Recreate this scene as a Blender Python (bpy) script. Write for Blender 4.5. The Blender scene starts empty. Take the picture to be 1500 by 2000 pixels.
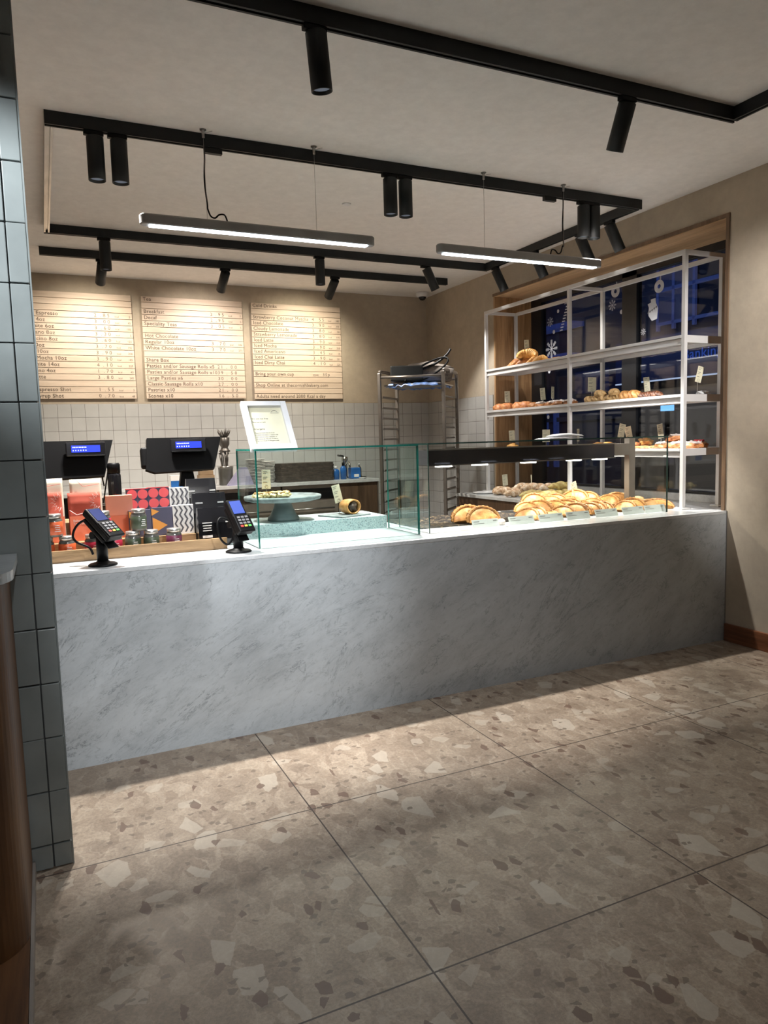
import bpy, bmesh, math, random
from mathutils import Vector, Matrix, noise
from math import pi, sin, cos, radians as rad

random.seed(7)
C = bpy.context.scene.collection
S = bpy.context.scene

# ------------------------------------------------------------------ camera
CAM = (-4.42721, -3.65178, 1.52485); YAW, PITCH, ROLL = -0.436733, -0.0989415, -0.0281099; FPX = 1413.926
f_ = Vector((-sin(YAW)*cos(PITCH), cos(YAW)*cos(PITCH), sin(PITCH)))
r_ = Vector((cos(YAW), sin(YAW), 0)); u_ = r_.cross(f_)
r2 = r_*cos(ROLL) + u_*sin(ROLL); u2 = -r_*sin(ROLL) + u_*cos(ROLL)
cd = bpy.data.cameras.new('camera'); cam = bpy.data.objects.new('camera', cd); C.objects.link(cam)
cam.matrix_world = Matrix(((r2.x, u2.x, -f_.x, CAM[0]), (r2.y, u2.y, -f_.y, CAM[1]), (r2.z, u2.z, -f_.z, CAM[2]), (0, 0, 0, 1)))
cd.sensor_fit = 'VERTICAL'; cd.sensor_height = 36; cd.lens = FPX*36/2000; cd.clip_start = .02
S.camera = cam
S.view_settings.view_transform = 'Standard'; S.view_settings.look = 'None'
S.view_settings.gamma = 1; S.view_settings.use_curve_mapping = False
S.view_settings.exposure = 0.42
S.cycles.max_bounces = 10; S.cycles.transparent_max_bounces = 24; S.cycles.diffuse_bounces = 4
S.cycles.sample_clamp_indirect = 4
# light levels
E_BOARD, E_RING, E_BACK, E_SIDE, E_FRONT, E_FILL = 66, 215, 125, 24, 85, 60
PENDANT, CASE_LED, SHELF_LED = 17.0, 1.6, 5.0
WARM, WARM2, COOL = (1.0, .90, .78), (1.0, .96, .90), (.76, .89, 1.0)
w = bpy.data.worlds.new('night'); S.world = w; w.use_nodes = True
w.node_tree.nodes['Background'].inputs[0].default_value = (.012, .02, .05, 1)
w.node_tree.nodes['Background'].inputs[1].default_value = .35

# ------------------------------------------------------------------ node helpers
def newmat(n):
    m = bpy.data.materials.new(n); m.use_nodes = True
    nt = m.node_tree; b = nt.nodes['Principled BSDF']
    return m, nt, b
def N(nt, t, **k):
    n = nt.nodes.new(t)
    for a, v in k.items():
        if a.startswith('_'): setattr(n, a[1:], v)
        else: n.inputs[int(a[1:]) if a[0] == 'i' and a[1:].isdigit() else a].default_value = v
    return n
def L(nt, a, b): nt.links.new(a, b)
def ramp(nt, src, stops, interp='LINEAR'):
    r = nt.nodes.new('ShaderNodeValToRGB'); r.color_ramp.interpolation = interp
    e = r.color_ramp.elements
    while len(e) < len(stops): e.new(.5)
    for x, (p, c) in zip(e, stops):
        x.position = p; x.color = (*c, 1) if len(c) == 3 else c
    L(nt, src, r.inputs[0]); return r.outputs[0]
def mixc(nt, fac, a, b, mode='MIX'):
    m = nt.nodes.new('ShaderNodeMix'); m.data_type = 'RGBA'; m.blend_type = mode
    for s, v in ((m.inputs[0], fac), (m.inputs[6], a), (m.inputs[7], b)):
        if isinstance(v, (int, float)): s.default_value = v
        elif isinstance(v, tuple): s.default_value = (*v, 1)
        else: L(nt, v, s)
    return m.outputs[2]
def math_(nt, op, a, b=0.0, c=None):
    m = nt.nodes.new('ShaderNodeMath'); m.operation = op
    for s, v in zip(m.inputs, (a, b, c)):
        if v is None: continue
        if isinstance(v, (int, float)): s.default_value = v
        else: L(nt, v, s)
    return m.outputs[0]
def pos(nt, scale=(1, 1, 1), rot=(0, 0, 0), loc=(0, 0, 0), obj=False):
    g = nt.nodes.new('ShaderNodeTexCoord' if obj else 'ShaderNodeNewGeometry')
    mp = nt.nodes.new('ShaderNodeMapping')
    mp.inputs['Scale'].default_value = scale; mp.inputs['Rotation'].default_value = rot; mp.inputs['Location'].default_value = loc
    L(nt, g.outputs['Object' if obj else 'Position'], mp.inputs[0]); return mp.outputs[0]
def noise_(nt, v, scale, detail=4, rough=.5, dist=0):
    n = N(nt, 'ShaderNodeTexNoise', Scale=scale, Detail=detail, Roughness=rough, Distortion=dist)
    L(nt, v, n.inputs['Vector']); return n.outputs[0]
def bump(nt, b, h, s=.2, d=.01):
    n = N(nt, 'ShaderNodeBump', Strength=s, Distance=d); L(nt, h, n.inputs['Height']); L(nt, n.outputs[0], b.inputs['Normal'])
def plain(n, col, rough=.5, metal=0, var=.06, scale=8, spec=.5, coat=0, bmp=0, obj=True):
    m, nt, b = newmat(n)
    v = pos(nt, obj=obj); nn = noise_(nt, v, scale, 5)
    dk = tuple(max(0, c*(1-var*2)) for c in col); lt = tuple(min(1, c*(1+var*2)) for c in col)
    L(nt, ramp(nt, nn, [(.3, dk), (.7, lt)]), b.inputs['Base Color'])
    b.inputs['Roughness'].default_value = rough; b.inputs['Metallic'].default_value = metal
    b.inputs['Specular IOR Level'].default_value = spec; b.inputs['Coat Weight'].default_value = coat
    if bmp: bump(nt, b, nn, bmp, .004)
    return m
def emis(n, col, s, base=(.8, .8, .8)):
    m, nt, b = newmat(n); b.inputs['Base Color'].default_value = (*base, 1)
    b.inputs['Emission Color'].default_value = (*col, 1); b.inputs['Emission Strength'].default_value = s
    return m
def wood(n, dark, light, axis='x', scale=1.0, rough=.45, obj=False, grain=.75):
    m, nt, b = newmat(n)
    sc = {'x': (.6, 9, 9), 'y': (9, .6, 9), 'z': (9, 9, .6)}[axis]
    v = pos(nt, tuple(s*scale for s in sc), obj=obj)
    a = noise_(nt, v, 1.6, 6, .6, 1.2)
    v2 = pos(nt, tuple(s*scale*5 for s in sc), obj=obj); fine = noise_(nt, v2, 2.2, 4, .6)
    mid = tuple((x+y)/2 for x, y in zip(dark, light))
    c1 = ramp(nt, a, [(.3, dark), (.48, mid), (.68, light)])
    c2 = ramp(nt, fine, [(.35, (.72, .70, .68)), (.62, (1, 1, 1))])
    L(nt, mixc(nt, grain, c1, c2, 'MULTIPLY'), b.inputs['Base Color'])
    b.inputs['Roughness'].default_value = rough; bump(nt, b, fine, .15, .002)
    return m
def glass(n, tint, refl=1.0):
    m = bpy.data.materials.new(n); m.use_nodes = True; nt = m.node_tree; nt.nodes.clear()
    o = nt.nodes.new('ShaderNodeOutputMaterial'); lw = N(nt, 'ShaderNodeLayerWeight', Blend=.5)
    p = math_(nt, 'POWER', lw.outputs['Facing'], 5.0)
    f = math_(nt, 'MULTIPLY_ADD', p, .75*refl, .045*refl)
    t = nt.nodes.new('ShaderNodeBsdfTransparent'); t.inputs[0].default_value = (*tint, 1)
    g = nt.nodes.new('ShaderNodeBsdfGlossy'); g.inputs['Roughness'].default_value = .003
    # faint smears on the pane
    v = pos(nt, (3, 3, 12)); s = noise_(nt, v, 2, 6, .6)
    sm = math_(nt, 'MULTIPLY', math_(nt, 'GREATER_THAN', s, .99), .0)
    mx = nt.nodes.new('ShaderNodeMixShader'); L(nt, math_(nt, 'ADD', f, sm), mx.inputs[0]); L(nt, t.outputs[0], mx.inputs[1]); L(nt, g.outputs[0], mx.inputs[2])
    L(nt, mx.outputs[0], o.inputs[0]); return m

# ------------------------------------------------------------------ materials
def m_floor():
    m, nt, b = newmat('terrazzo')
    g = nt.nodes.new('ShaderNodeNewGeometry')
    def warp(sc, amt):
        dn = N(nt, 'ShaderNodeTexNoise', Scale=sc, Detail=5.0, Roughness=.65); L(nt, g.outputs['Position'], dn.inputs['Vector'])
        dv = nt.nodes.new('ShaderNodeVectorMath'); dv.operation = 'MULTIPLY_ADD'
        L(nt, dn.outputs['Color'], dv.inputs[0]); dv.inputs[1].default_value = (amt, amt, .0); L(nt, g.outputs['Position'], dv.inputs[2]); return dv.outputs[0]
    soft, crisp = warp(13, .07), warp(24, .022)
    def vor(src, scale, rot=.0, an=(1, 1, 1), feat='F1'):
        mp = nt.nodes.new('ShaderNodeMapping'); mp.inputs['Rotation'].default_value = (0, 0, rot); mp.inputs['Scale'].default_value = an
        L(nt, src, mp.inputs[0])
        v = N(nt, 'ShaderNodeTexVoronoi', Scale=scale); v.feature = feat; L(nt, mp.outputs[0], v.inputs['Vector']); return v
    def rnd(v, ch=0):
        s = nt.nodes.new('ShaderNodeSeparateColor'); L(nt, v.outputs['Color'], s.inputs[0]); return s.outputs[ch]
    base = ramp(nt, rnd(vor(soft, 19, .4, (1, .6, 1))), [(0, (.205, .162, .124)), (.35, (.232, .188, .146)), (.65, (.255, .21, .165)), (1, (.29, .243, .193))])
    v1 = vor(soft, 11, .9, (1, .6, 1)); big = ramp(nt, rnd(v1), [(0, (.165, .13, .10)), (.5, (.205, .165, .128)), (1, (.30, .252, .20))])
    sel = math_(nt, 'MULTIPLY', math_(nt, 'GREATER_THAN', rnd(v1, 1), .58), ramp(nt, v1.outputs['Distance'], [(.36, (1, 1, 1)), (.46, (0, 0, 0))]))
    c = mixc(nt, math_(nt, 'MULTIPLY', sel, .7), base, big)
    cloud = noise_(nt, g.outputs['Position'], 7, 8, .7, .8)
    c = mixc(nt, .8, c, ramp(nt, cloud, [(.34, (.70, .64, .585)), (.5, (.93, .875, .82)), (.66, (1.12, 1.08, 1.02))]), 'MULTIPLY')
    grit = noise_(nt, g.outputs['Position'], 75, 8, .8)
    c = mixc(nt, .8, c, ramp(nt, grit, [(.36, (.70, .68, .66)), (.5, (1, 1, 1)), (.64, (1.34, 1.34, 1.32))]), 'MULTIPLY')
    ve = vor(soft, 15, 2.1, (1, .55, 1), 'DISTANCE_TO_EDGE')
    vn = math_(nt, 'MULTIPLY', ramp(nt, ve.outputs['Distance'], [(0, (1, 1, 1)), (.045, (0, 0, 0))]), ramp(nt, cloud, [(.45, (0, 0, 0)), (.55, (1, 1, 1))]))
    c = mixc(nt, math_(nt, 'MULTIPLY', vn, .4), c, (.37, .315, .25))
    for sc, th, ds, col, amt, an, rot in ((12, .945, .08, (.37, .325, .265), .62, (1, .6, 1), .3), (17, .95, .07, (.36, .315, .255), .5, (.8, 1, 1), 1.3),
                                     (29, .972, .08, (.10, .06, .042), .85, (1, .6, 1), .7), (48, .955, .10, (.115, .085, .063), .75, (.8, 1, 1), 2.0)):
        v = vor(crisp, sc, rot, an); e = vor(crisp, sc, rot, an, 'DISTANCE_TO_EDGE')
        s = math_(nt, 'MULTIPLY', math_(nt, 'GREATER_THAN', rnd(v, 2), th), ramp(nt, e.outputs['Distance'], [(ds, (0, 0, 0)), (ds+.015, (1, 1, 1))]))
        c = mixc(nt, math_(nt, 'MULTIPLY', s, amt), c, col)
    # joints
    sx = nt.nodes.new('ShaderNodeSeparateXYZ'); L(nt, g.outputs['Position'], sx.inputs[0])
    def joint(o, org, size):
        t = math_(nt, 'DIVIDE', math_(nt, 'SUBTRACT', o, org), size)
        d = math_(nt, 'ABSOLUTE', math_(nt, 'SUBTRACT', t, math_(nt, 'ROUND', t)))
        return math_(nt, 'LESS_THAN', d, .0030/size)
    j = math_(nt, 'MAXIMUM', joint(sx.outputs[0], -3.5119, 1.0419), joint(sx.outputs[1], -.894, 1.0472))
    c = mixc(nt, j, c, (.045, .032, .024))
    L(nt, c, b.inputs['Base Color'])
    rr = ramp(nt, grit, [(.3, (.36,)*3), (.7, (.5,)*3)]); L(nt, rr, b.inputs['Roughness'])
    b.inputs['Specular IOR Level'].default_value = .4
    h = math_(nt, 'SUBTRACT', math_(nt, 'MULTIPLY', grit, .1), j); bump(nt, b, h, .25, .002)
    return m
def m_marble(n, base=(.46, .49, .51), vein=(.15, .165, .18), k=1.0, rough=.28, warm=False):
    m, nt, b = newmat(n)
    v = pos(nt, (1, 1, 1), (0, rad(30), 0))
    mp = nt.nodes.new('ShaderNodeMapping'); mp.inputs['Scale'].default_value = (.80, 1.2, 1.9); L(nt, v, mp.inputs[0]); v = mp.outputs[0]
    cl = noise_(nt, v, 3.0*k, 7, .62, .3)
    c = ramp(nt, cl, [(.28, tuple(x*.82 for x in base)), (.5, base), (.72, tuple(min(1, x*1.12) for x in base))])
    st = noise_(nt, v, 16*k, 8, .72, .5)
    c = mixc(nt, .8, c, ramp(nt, st, [(.32, (.88, .885, .89)), (.5, (1, 1, 1)), (.7, (1.05,)*3)]), 'MULTIPLY')
    for sc, wd, am, msk in ((1.15, .0035, .95, .48), (2.9, .0045, .8, .52), (7, .008, .55, .52)):
        nv = noise_(nt, v, sc*k, 10, .70, 1.3)
        d = math_(nt, 'ABSOLUTE', math_(nt, 'SUBTRACT', nv, .5))
        line = ramp(nt, d, [(0, (1, 1, 1)), (wd, (.35,)*3), (wd*3.2, (0, 0, 0))])
        mk = ramp(nt, noise_(nt, v, sc*k*2.1+3, 4, .6), [(msk-.04, (0, 0, 0)), (msk+.1, (1, 1, 1))])
        fac = math_(nt, 'MULTIPLY', math_(nt, 'MULTIPLY', line, mk), am)
        c = mixc(nt, fac, c, vein)
    L(nt, c, b.inputs['Base Color']); b.inputs['Roughness'].default_value = rough
    return m
def m_plaster(n, col, var=.16, rough=.85):
    m, nt, b = newmat(n); v = pos(nt)
    a = noise_(nt, v, 1.3, 6, .6, .6); f = noise_(nt, v, 14, 6, .7)
    c = ramp(nt, a, [(.3, tuple(x*(1-var) for x in col)), (.7, tuple(x*(1+var) for x in col))])
    c = mixc(nt, .5, c, ramp(nt, f, [(.35, (.88,)*3), (.65, (1.06,)*3)]), 'MULTIPLY')
    L(nt, c, b.inputs['Base Color']); b.inputs['Roughness'].default_value = rough; bump(nt, b, f, .12, .004)
    return m
def m_tiles(n, ax, o1, w1, o2, w2, mort, tile, grout, rough=.2):
    m, nt, b = newmat(n); g = nt.nodes.new('ShaderNodeNewGeometry'); sx = nt.nodes.new('ShaderNodeSeparateXYZ'); L(nt, g.outputs['Position'], sx.inputs[0])
    def line(o, org, size):
        t = math_(nt, 'DIVIDE', math_(nt, 'SUBTRACT', o, org), size)
        return math_(nt, 'MULTIPLY', math_(nt, 'ABSOLUTE', math_(nt, 'SUBTRACT', t, math_(nt, 'ROUND', t))), size), math_(nt, 'FLOOR', t)
    d1, i1 = line(sx.outputs[ax], o1, w1); d2, i2 = line(sx.outputs[2], o2, w2)
    d = math_(nt, 'MINIMUM', d1, d2); j = math_(nt, 'LESS_THAN', d, mort)
    cv = nt.nodes.new('ShaderNodeCombineXYZ'); L(nt, i1, cv.inputs[0]); L(nt, i2, cv.inputs[1])
    wn = nt.nodes.new('ShaderNodeTexWhiteNoise'); wn.noise_dimensions = '3D'; L(nt, cv.outputs[0], wn.inputs['Vector'])
    c = ramp(nt, wn.outputs['Value'], [(0, tuple(x*.96 for x in tile)), (1, tuple(x*1.04 for x in tile))])
    fn = noise_(nt, g.outputs['Position'], 9, 4); c = mixc(nt, .4, c, ramp(nt, fn, [(.3, (.88,)*3), (.7, (1.05,)*3)]), 'MULTIPLY')
    L(nt, mixc(nt, j, c, grout), b.inputs['Base Color'])
    L(nt, ramp(nt, j, [(0, (rough,)*3), (1, (.9,)*3)]), b.inputs['Roughness'])
    prof = ramp(nt, math_(nt, 'MULTIPLY', d, 1/(mort*4)), [(.2, (0, 0, 0)), (1, (1, 1, 1))])
    bump(nt, b, math_(nt, 'ADD', prof, math_(nt, 'MULTIPLY', fn, .4)), .35, .0025)
    return m
def m_pastry(n, dark, mid, light, scale=22, rough=.45):
    m, nt, b = newmat(n); v = pos(nt, obj=True)
    oi = nt.nodes.new('ShaderNodeObjectInfo'); ad = nt.nodes.new('ShaderNodeVectorMath'); ad.operation = 'ADD'
    L(nt, v, ad.inputs[0]); mm = math_(nt, 'MULTIPLY', oi.outputs['Random'], 9.0); L(nt, mm, ad.inputs[1]); v = ad.outputs[0]
    a = noise_(nt, v, scale, 5, .6, .4); f = noise_(nt, v, scale*6, 4, .6)
    c = ramp(nt, a, [(.32, dark), (.5, mid), (.68, light)])
    c = mixc(nt, .5, c, ramp(nt, f, [(.35, (.8, .76, .7)), (.6, (1.05,)*3)]), 'MULTIPLY')
    L(nt, c, b.inputs['Base Color']); b.inputs['Roughness'].default_value = rough; bump(nt, b, f, .5, .003)
    b.inputs['Subsurface Weight'].default_value = .0
    return m
def m_speck(n, base, specks, scale=90, rough=.5):
    m, nt, b = newmat(n); v = pos(nt, obj=False)
    vo = N(nt, 'ShaderNodeTexVoronoi', Scale=scale); L(nt, v, vo.inputs['Vector'])
    s = nt.nodes.new('ShaderNodeSeparateColor'); L(nt, vo.outputs['Color'], s.inputs[0])
    stops = [(0, base), (.62, base)] + [(.66+.1*i, c) for i, c in enumerate(specks)]
    L(nt, ramp(nt, s.outputs[0], stops, 'CONSTANT'), b.inputs['Base Color']); b.inputs['Roughness'].default_value = rough
    return m

M = {}
M['floor'] = m_floor()
M['marble'] = m_marble('grey_veined_marble')
M['marble_top'] = m_marble('pale_marble', (.60, .62, .63), (.35, .36, .37), 1.6, .22)
M['plaster'] = m_plaster('beige_plaster', (.43, .365, .285))
M['ceiling'] = m_plaster('ceiling_paint', (.80, .785, .77), .01, .9)
M['oak'] = wood('oak', (.24, .125, .055), (.48, .29, .145), 'z')
M['oak_h'] = wood('oak_soffit', (.40, .25, .13), (.66, .45, .26), 'y', grain=.4)
M['oak_x'] = wood('oak_tray', (.20, .115, .05), (.47, .30, .15), 'x', 1.4)
M['walnut'] = wood('walnut_cabinet', (.055, .032, .02), (.16, .098, .06), 'z')
M['skirt'] = wood('mahogany_skirting', (.09, .03, .013), (.26, .10, .045), 'y', rough=.35)
M['oak_trim'] = wood('dark_oak_edge', (.10, .055, .03), (.20, .125, .07), 'z')
M['drum'] = wood('chestnut_veneer', (.05, .018, .005), (.15, .066, .02), 'z', 1.1, rough=.5)
M['drum_floor'] = wood('chestnut_plinth', (.05, .02, .007), (.14, .06, .022), 'y', 1.3, rough=.4)
M['board'] = wood('pale_maple', (.60, .475, .37), (.73, .60, .485), 'x', .8, rough=.55, grain=.35)
M['board_bg'] = wood('maple_backing', (.28, .19, .11), (.42, .31, .19), 'x')
M['ink'] = plain('charcoal_ink', (.11, .08, .06), .8)
M['tile_wall'] = m_tiles('white_wall_tiles', 0, -1.016, .130, 1.978, .138, .0016, (.45, .45, .445), (.13, .12, .11))
M['tile_wall_r'] = m_tiles('white_side_tiles', 1, 2.966, .170, 1.978, .138, .0016, (.45, .45, .445), (.13, .12, .11))
M['tile_col'] = plain('blue_grey_glaze', (.27, .305, .305), .16, var=.10, scale=3.5, coat=.3, bmp=.25, obj=False)
M['grout'] = plain('dark_grout', (.10, .105, .105), .9)
M['black'] = plain('black_powder_coat', (.010, .012, .013), .55, var=.1, spec=.35)
M['black_soft'] = plain('black_plastic', (.0035, .0035, .004), .45, var=.1, spec=.15)
M['black_gloss'] = plain('black_gloss_plastic', (.01, .01, .012), .12, var=.1)
M['dark_steel'] = plain('dark_steel', (.10, .10, .10), .35, .8)
M['steel'] = plain('brushed_steel', (.42, .41, .40), .28, 1.0)
M['rack'] = plain('rack_aluminium', (.23, .21, .19), .42, .85)
M['mirror'] = plain('dark_polished_steel', (.10, .11, .15), .06, 1.0, var=.02)
M['taupe_steel'] = plain('taupe_brushed_steel', (.30, .265, .235), .45, .5)
M['white_metal'] = plain('white_powder_coat', (.60, .59, .585), .4, var=.02)
M['white'] = plain('white_paint', (.72, .72, .73), .45, var=.02)
M['paper'] = plain('cream_card', (.70, .67, .50), .7, var=.02)
M['paper_w'] = plain('white_paper', (.80, .79, .77), .75, var=.03)
M['print'] = plain('grey_print', (.16, .16, .15), .8)
M['g_case'] = glass('case_glass', (.905, .962, .955))
M['g_clear'] = glass('clear_case_glass', (.965, .975, .97))
M['g_win'] = glass('window_glass', (.80, .84, .90), .9)
M['g_edge'] = plain('green_glass_edge', (.02, .17, .135), .15, var=.15)
M['g_edge_d'] = plain('dark_glass_edge', (.03, .07, .06), .15, var=.15)
M['jar_glass'] = plain('smoky_jar_glass', (.10, .10, .09), .08)
M['pendant'] = plain('grey_bronze_anodised', (.27, .26, .255), .45, .1)
M['led'] = emis('pendant_tube', COOL, PENDANT)
M['led_case'] = emis('case_lamp', (1, .93, .82), 14)
M['led_shelf'] = emis('shelf_strip', (1, .95, .90), SHELF_LED)
M['lens'] = emis('spot_lens', (.72, .82, 1), .10, (.05, .05, .06))
M['blue_lcd'] = emis('blue_lcd', (.02, .06, 1.0), .95, (.0, .0, .1))
M['blue_scr'] = emis('pale_blue_screen', (.05, .13, .75), .55, (.02, .03, .1))
M['dim_scr'] = plain('dim_blue_screen', (.03, .04, .12), .1)
M['lcd_txt'] = emis('lcd_text', (.35, .5, 1.0), 1.2)
M['coral'] = plain('coral_card', (.78, .20, .10), .6, var=.03)
M['coral_l'] = plain('pale_coral_card', (.80, .30, .19), .6, var=.03)
M['terra'] = plain('terracotta_cloth', (.50, .095, .06), .85, var=.12, scale=5)
M['cream'] = plain('cream_cloth', (.72, .66, .54), .9, var=.04)
M['red_line'] = plain('red_thread', (.45, .07, .05), .8)
M['white_line'] = plain('white_print', (.8, .74, .7), .8)
M['navy'] = plain('slate_navy_card', (.075, .075, .13), .55, var=.04)
M['red'] = plain('red_card', (.66, .045, .055), .5, var=.04)
M['pink_red'] = plain('pink_red_print', (.78, .10, .11), .55, var=.04)
M['amber'] = plain('amber_print', (.80, .34, .06), .55, var=.04)
M['grey_zig'] = plain('charcoal_zigzag', (.09, .09, .105), .6)
M['jam_o'] = plain('orange_label', (.58, .11, .035), .35, var=.1)
M['jam_m'] = plain('magenta_label', (.40, .02, .05), .35, var=.1)
M['jam_g'] = plain('green_label', (.055, .075, .045), .4, var=.1)
M['jam_p'] = plain('plum_label', (.13, .025, .06), .4, var=.1)
M['lid'] = plain('silver_lid', (.62, .60, .57), .3, .85)
M['blue_pl'] = plain('blue_plastic', (.02, .13, .42), .35, var=.15)
M['blue_wrap'] = plain('blue_wrap', (.12, .22, .50), .35, var=.35, scale=30)
M['lilac'] = plain('lilac_paper', (.32, .31, .45), .8)
M['brown_box'] = plain('kraft_card', (.28, .19, .11), .85)
M['crock'] = plain('pale_crockery', (.55, .53, .50), .35, var=.05)
M['dark_tray'] = plain('dark_brown_tray', (.06, .048, .04), .55, var=.25, scale=40)
M['chrome'] = plain('chrome', (.55, .54, .52), .15, 1.0)
M['pewter'] = plain('pewter', (.16, .15, .14), .4, .9)
M['stone_grey'] = plain('grey_stone_enamel', (.13, .155, .155), .4, var=.12)
M['slate'] = plain('slate', (.16, .18, .18), .6, var=.2, scale=25)
M['terrazzo_blue'] = m_speck('fine_terrazzo_block', (.42, .50, .50), [(.30, .36, .37), (.52, .57, .56), (.22, .27, .28), (.60, .64, .62)], 170)
M['mat'] = m_speck('crumb_strewn_black_mat', (.012, .012, .014), [(.05, .045, .04), (.30, .22, .13), (.02, .02, .02), (.16, .12, .08)], 110, .4)
M['mesh_bag'] = plain('grey_mesh_fabric', (.13, .11, .095), .9, var=.15, scale=60)
M['past'] = m_pastry('golden_pastry', (.34, .13, .03), (.54, .26, .075), (.66, .38, .14))
M['crimp'] = m_pastry('golden_crimp', (.22, .08, .02), (.42, .19, .05), (.58, .32, .11), 40)
M['brown'] = m_pastry('brown_croissant', (.17, .055, .016), (.36, .145, .045), (.55, .26, .09))
M['golden'] = m_pastry('yellow_golden_bake', (.48, .19, .04), (.68, .34, .08), (.78, .5, .18))
M['bunred'] = m_pastry('red_brown_bun', (.38, .12, .045), (.62, .25, .09), (.76, .42, .2))
M['tan'] = m_pastry('tan_seeded_bake', (.38, .21, .075), (.60, .39, .17), (.74, .55, .30), 45)
M['dusted'] = m_pastry('sugar_dusted_twist', (.28, .13, .05), (.52, .36, .22), (.80, .72, .62), 30)
M['pist'] = m_pastry('pistachio_twist', (.28, .15, .04), (.42, .32, .10), (.52, .47, .20), 45)
M['choc'] = m_pastry('chocolate_bake', (.045, .016, .008), (.13, .045, .02), (.26, .11, .05), 35)
M['icing'] = plain('white_icing', (.78, .70, .66), .4, var=.1, scale=30)
M['berry'] = plain('red_berry', (.42, .03, .04), .3, var=.2)
M['filling'] = m_pastry('dark_meat_filling', (.03, .015, .01), (.075, .045, .03), (.17, .12, .08), 60)
M['frit'] = m_pastry('vegetable_slice', (.16, .13, .03), (.55, .46, .22), (.72, .66, .45), 38)
M['cook'] = m_pastry('browned_top', (.22, .09, .03), (.50, .27, .08), (.70, .5, .2), 40)
M['oven_glass'] = plain('oven_glass', (.008, .009, .01), .08)
M['asphalt'] = plain('asphalt', (.03, .03, .035), .8, obj=False)
M['facade'] = plain('dark_facade', (.035, .035, .05), .8, var=.3, scale=.8, obj=False)
M['facade2'] = plain('grey_facade', (.055, .055, .065), .7, var=.3, scale=1.2, obj=False)
M['win_black'] = plain('black_window_frame', (.014, .015, .018), .35)
M['sticker'] = plain('white_vinyl', (.55, .57, .62), .7)
M['blue_neon'] = emis('blue_neon', (.12, .20, .7), .09, (.01, .02, .1))
M['blue_lit'] = emis('blue_fascia', (.03, .06, .3), .03, (.01, .015, .06))
M['bank_txt'] = emis('bank_lettering', (.07, .17, .75), .26, (.02, .05, .3))
M['lit_line'] = emis('street_light_line', (.75, .85, 1), .5)
M['lit_room'] = emis('dim_lit_interior', (.8, .65, .45), .05, (.1, .08, .06))
M['screen_cy'] = emis('cyan_screen', (.25, .6, 1), 1.2)

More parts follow.
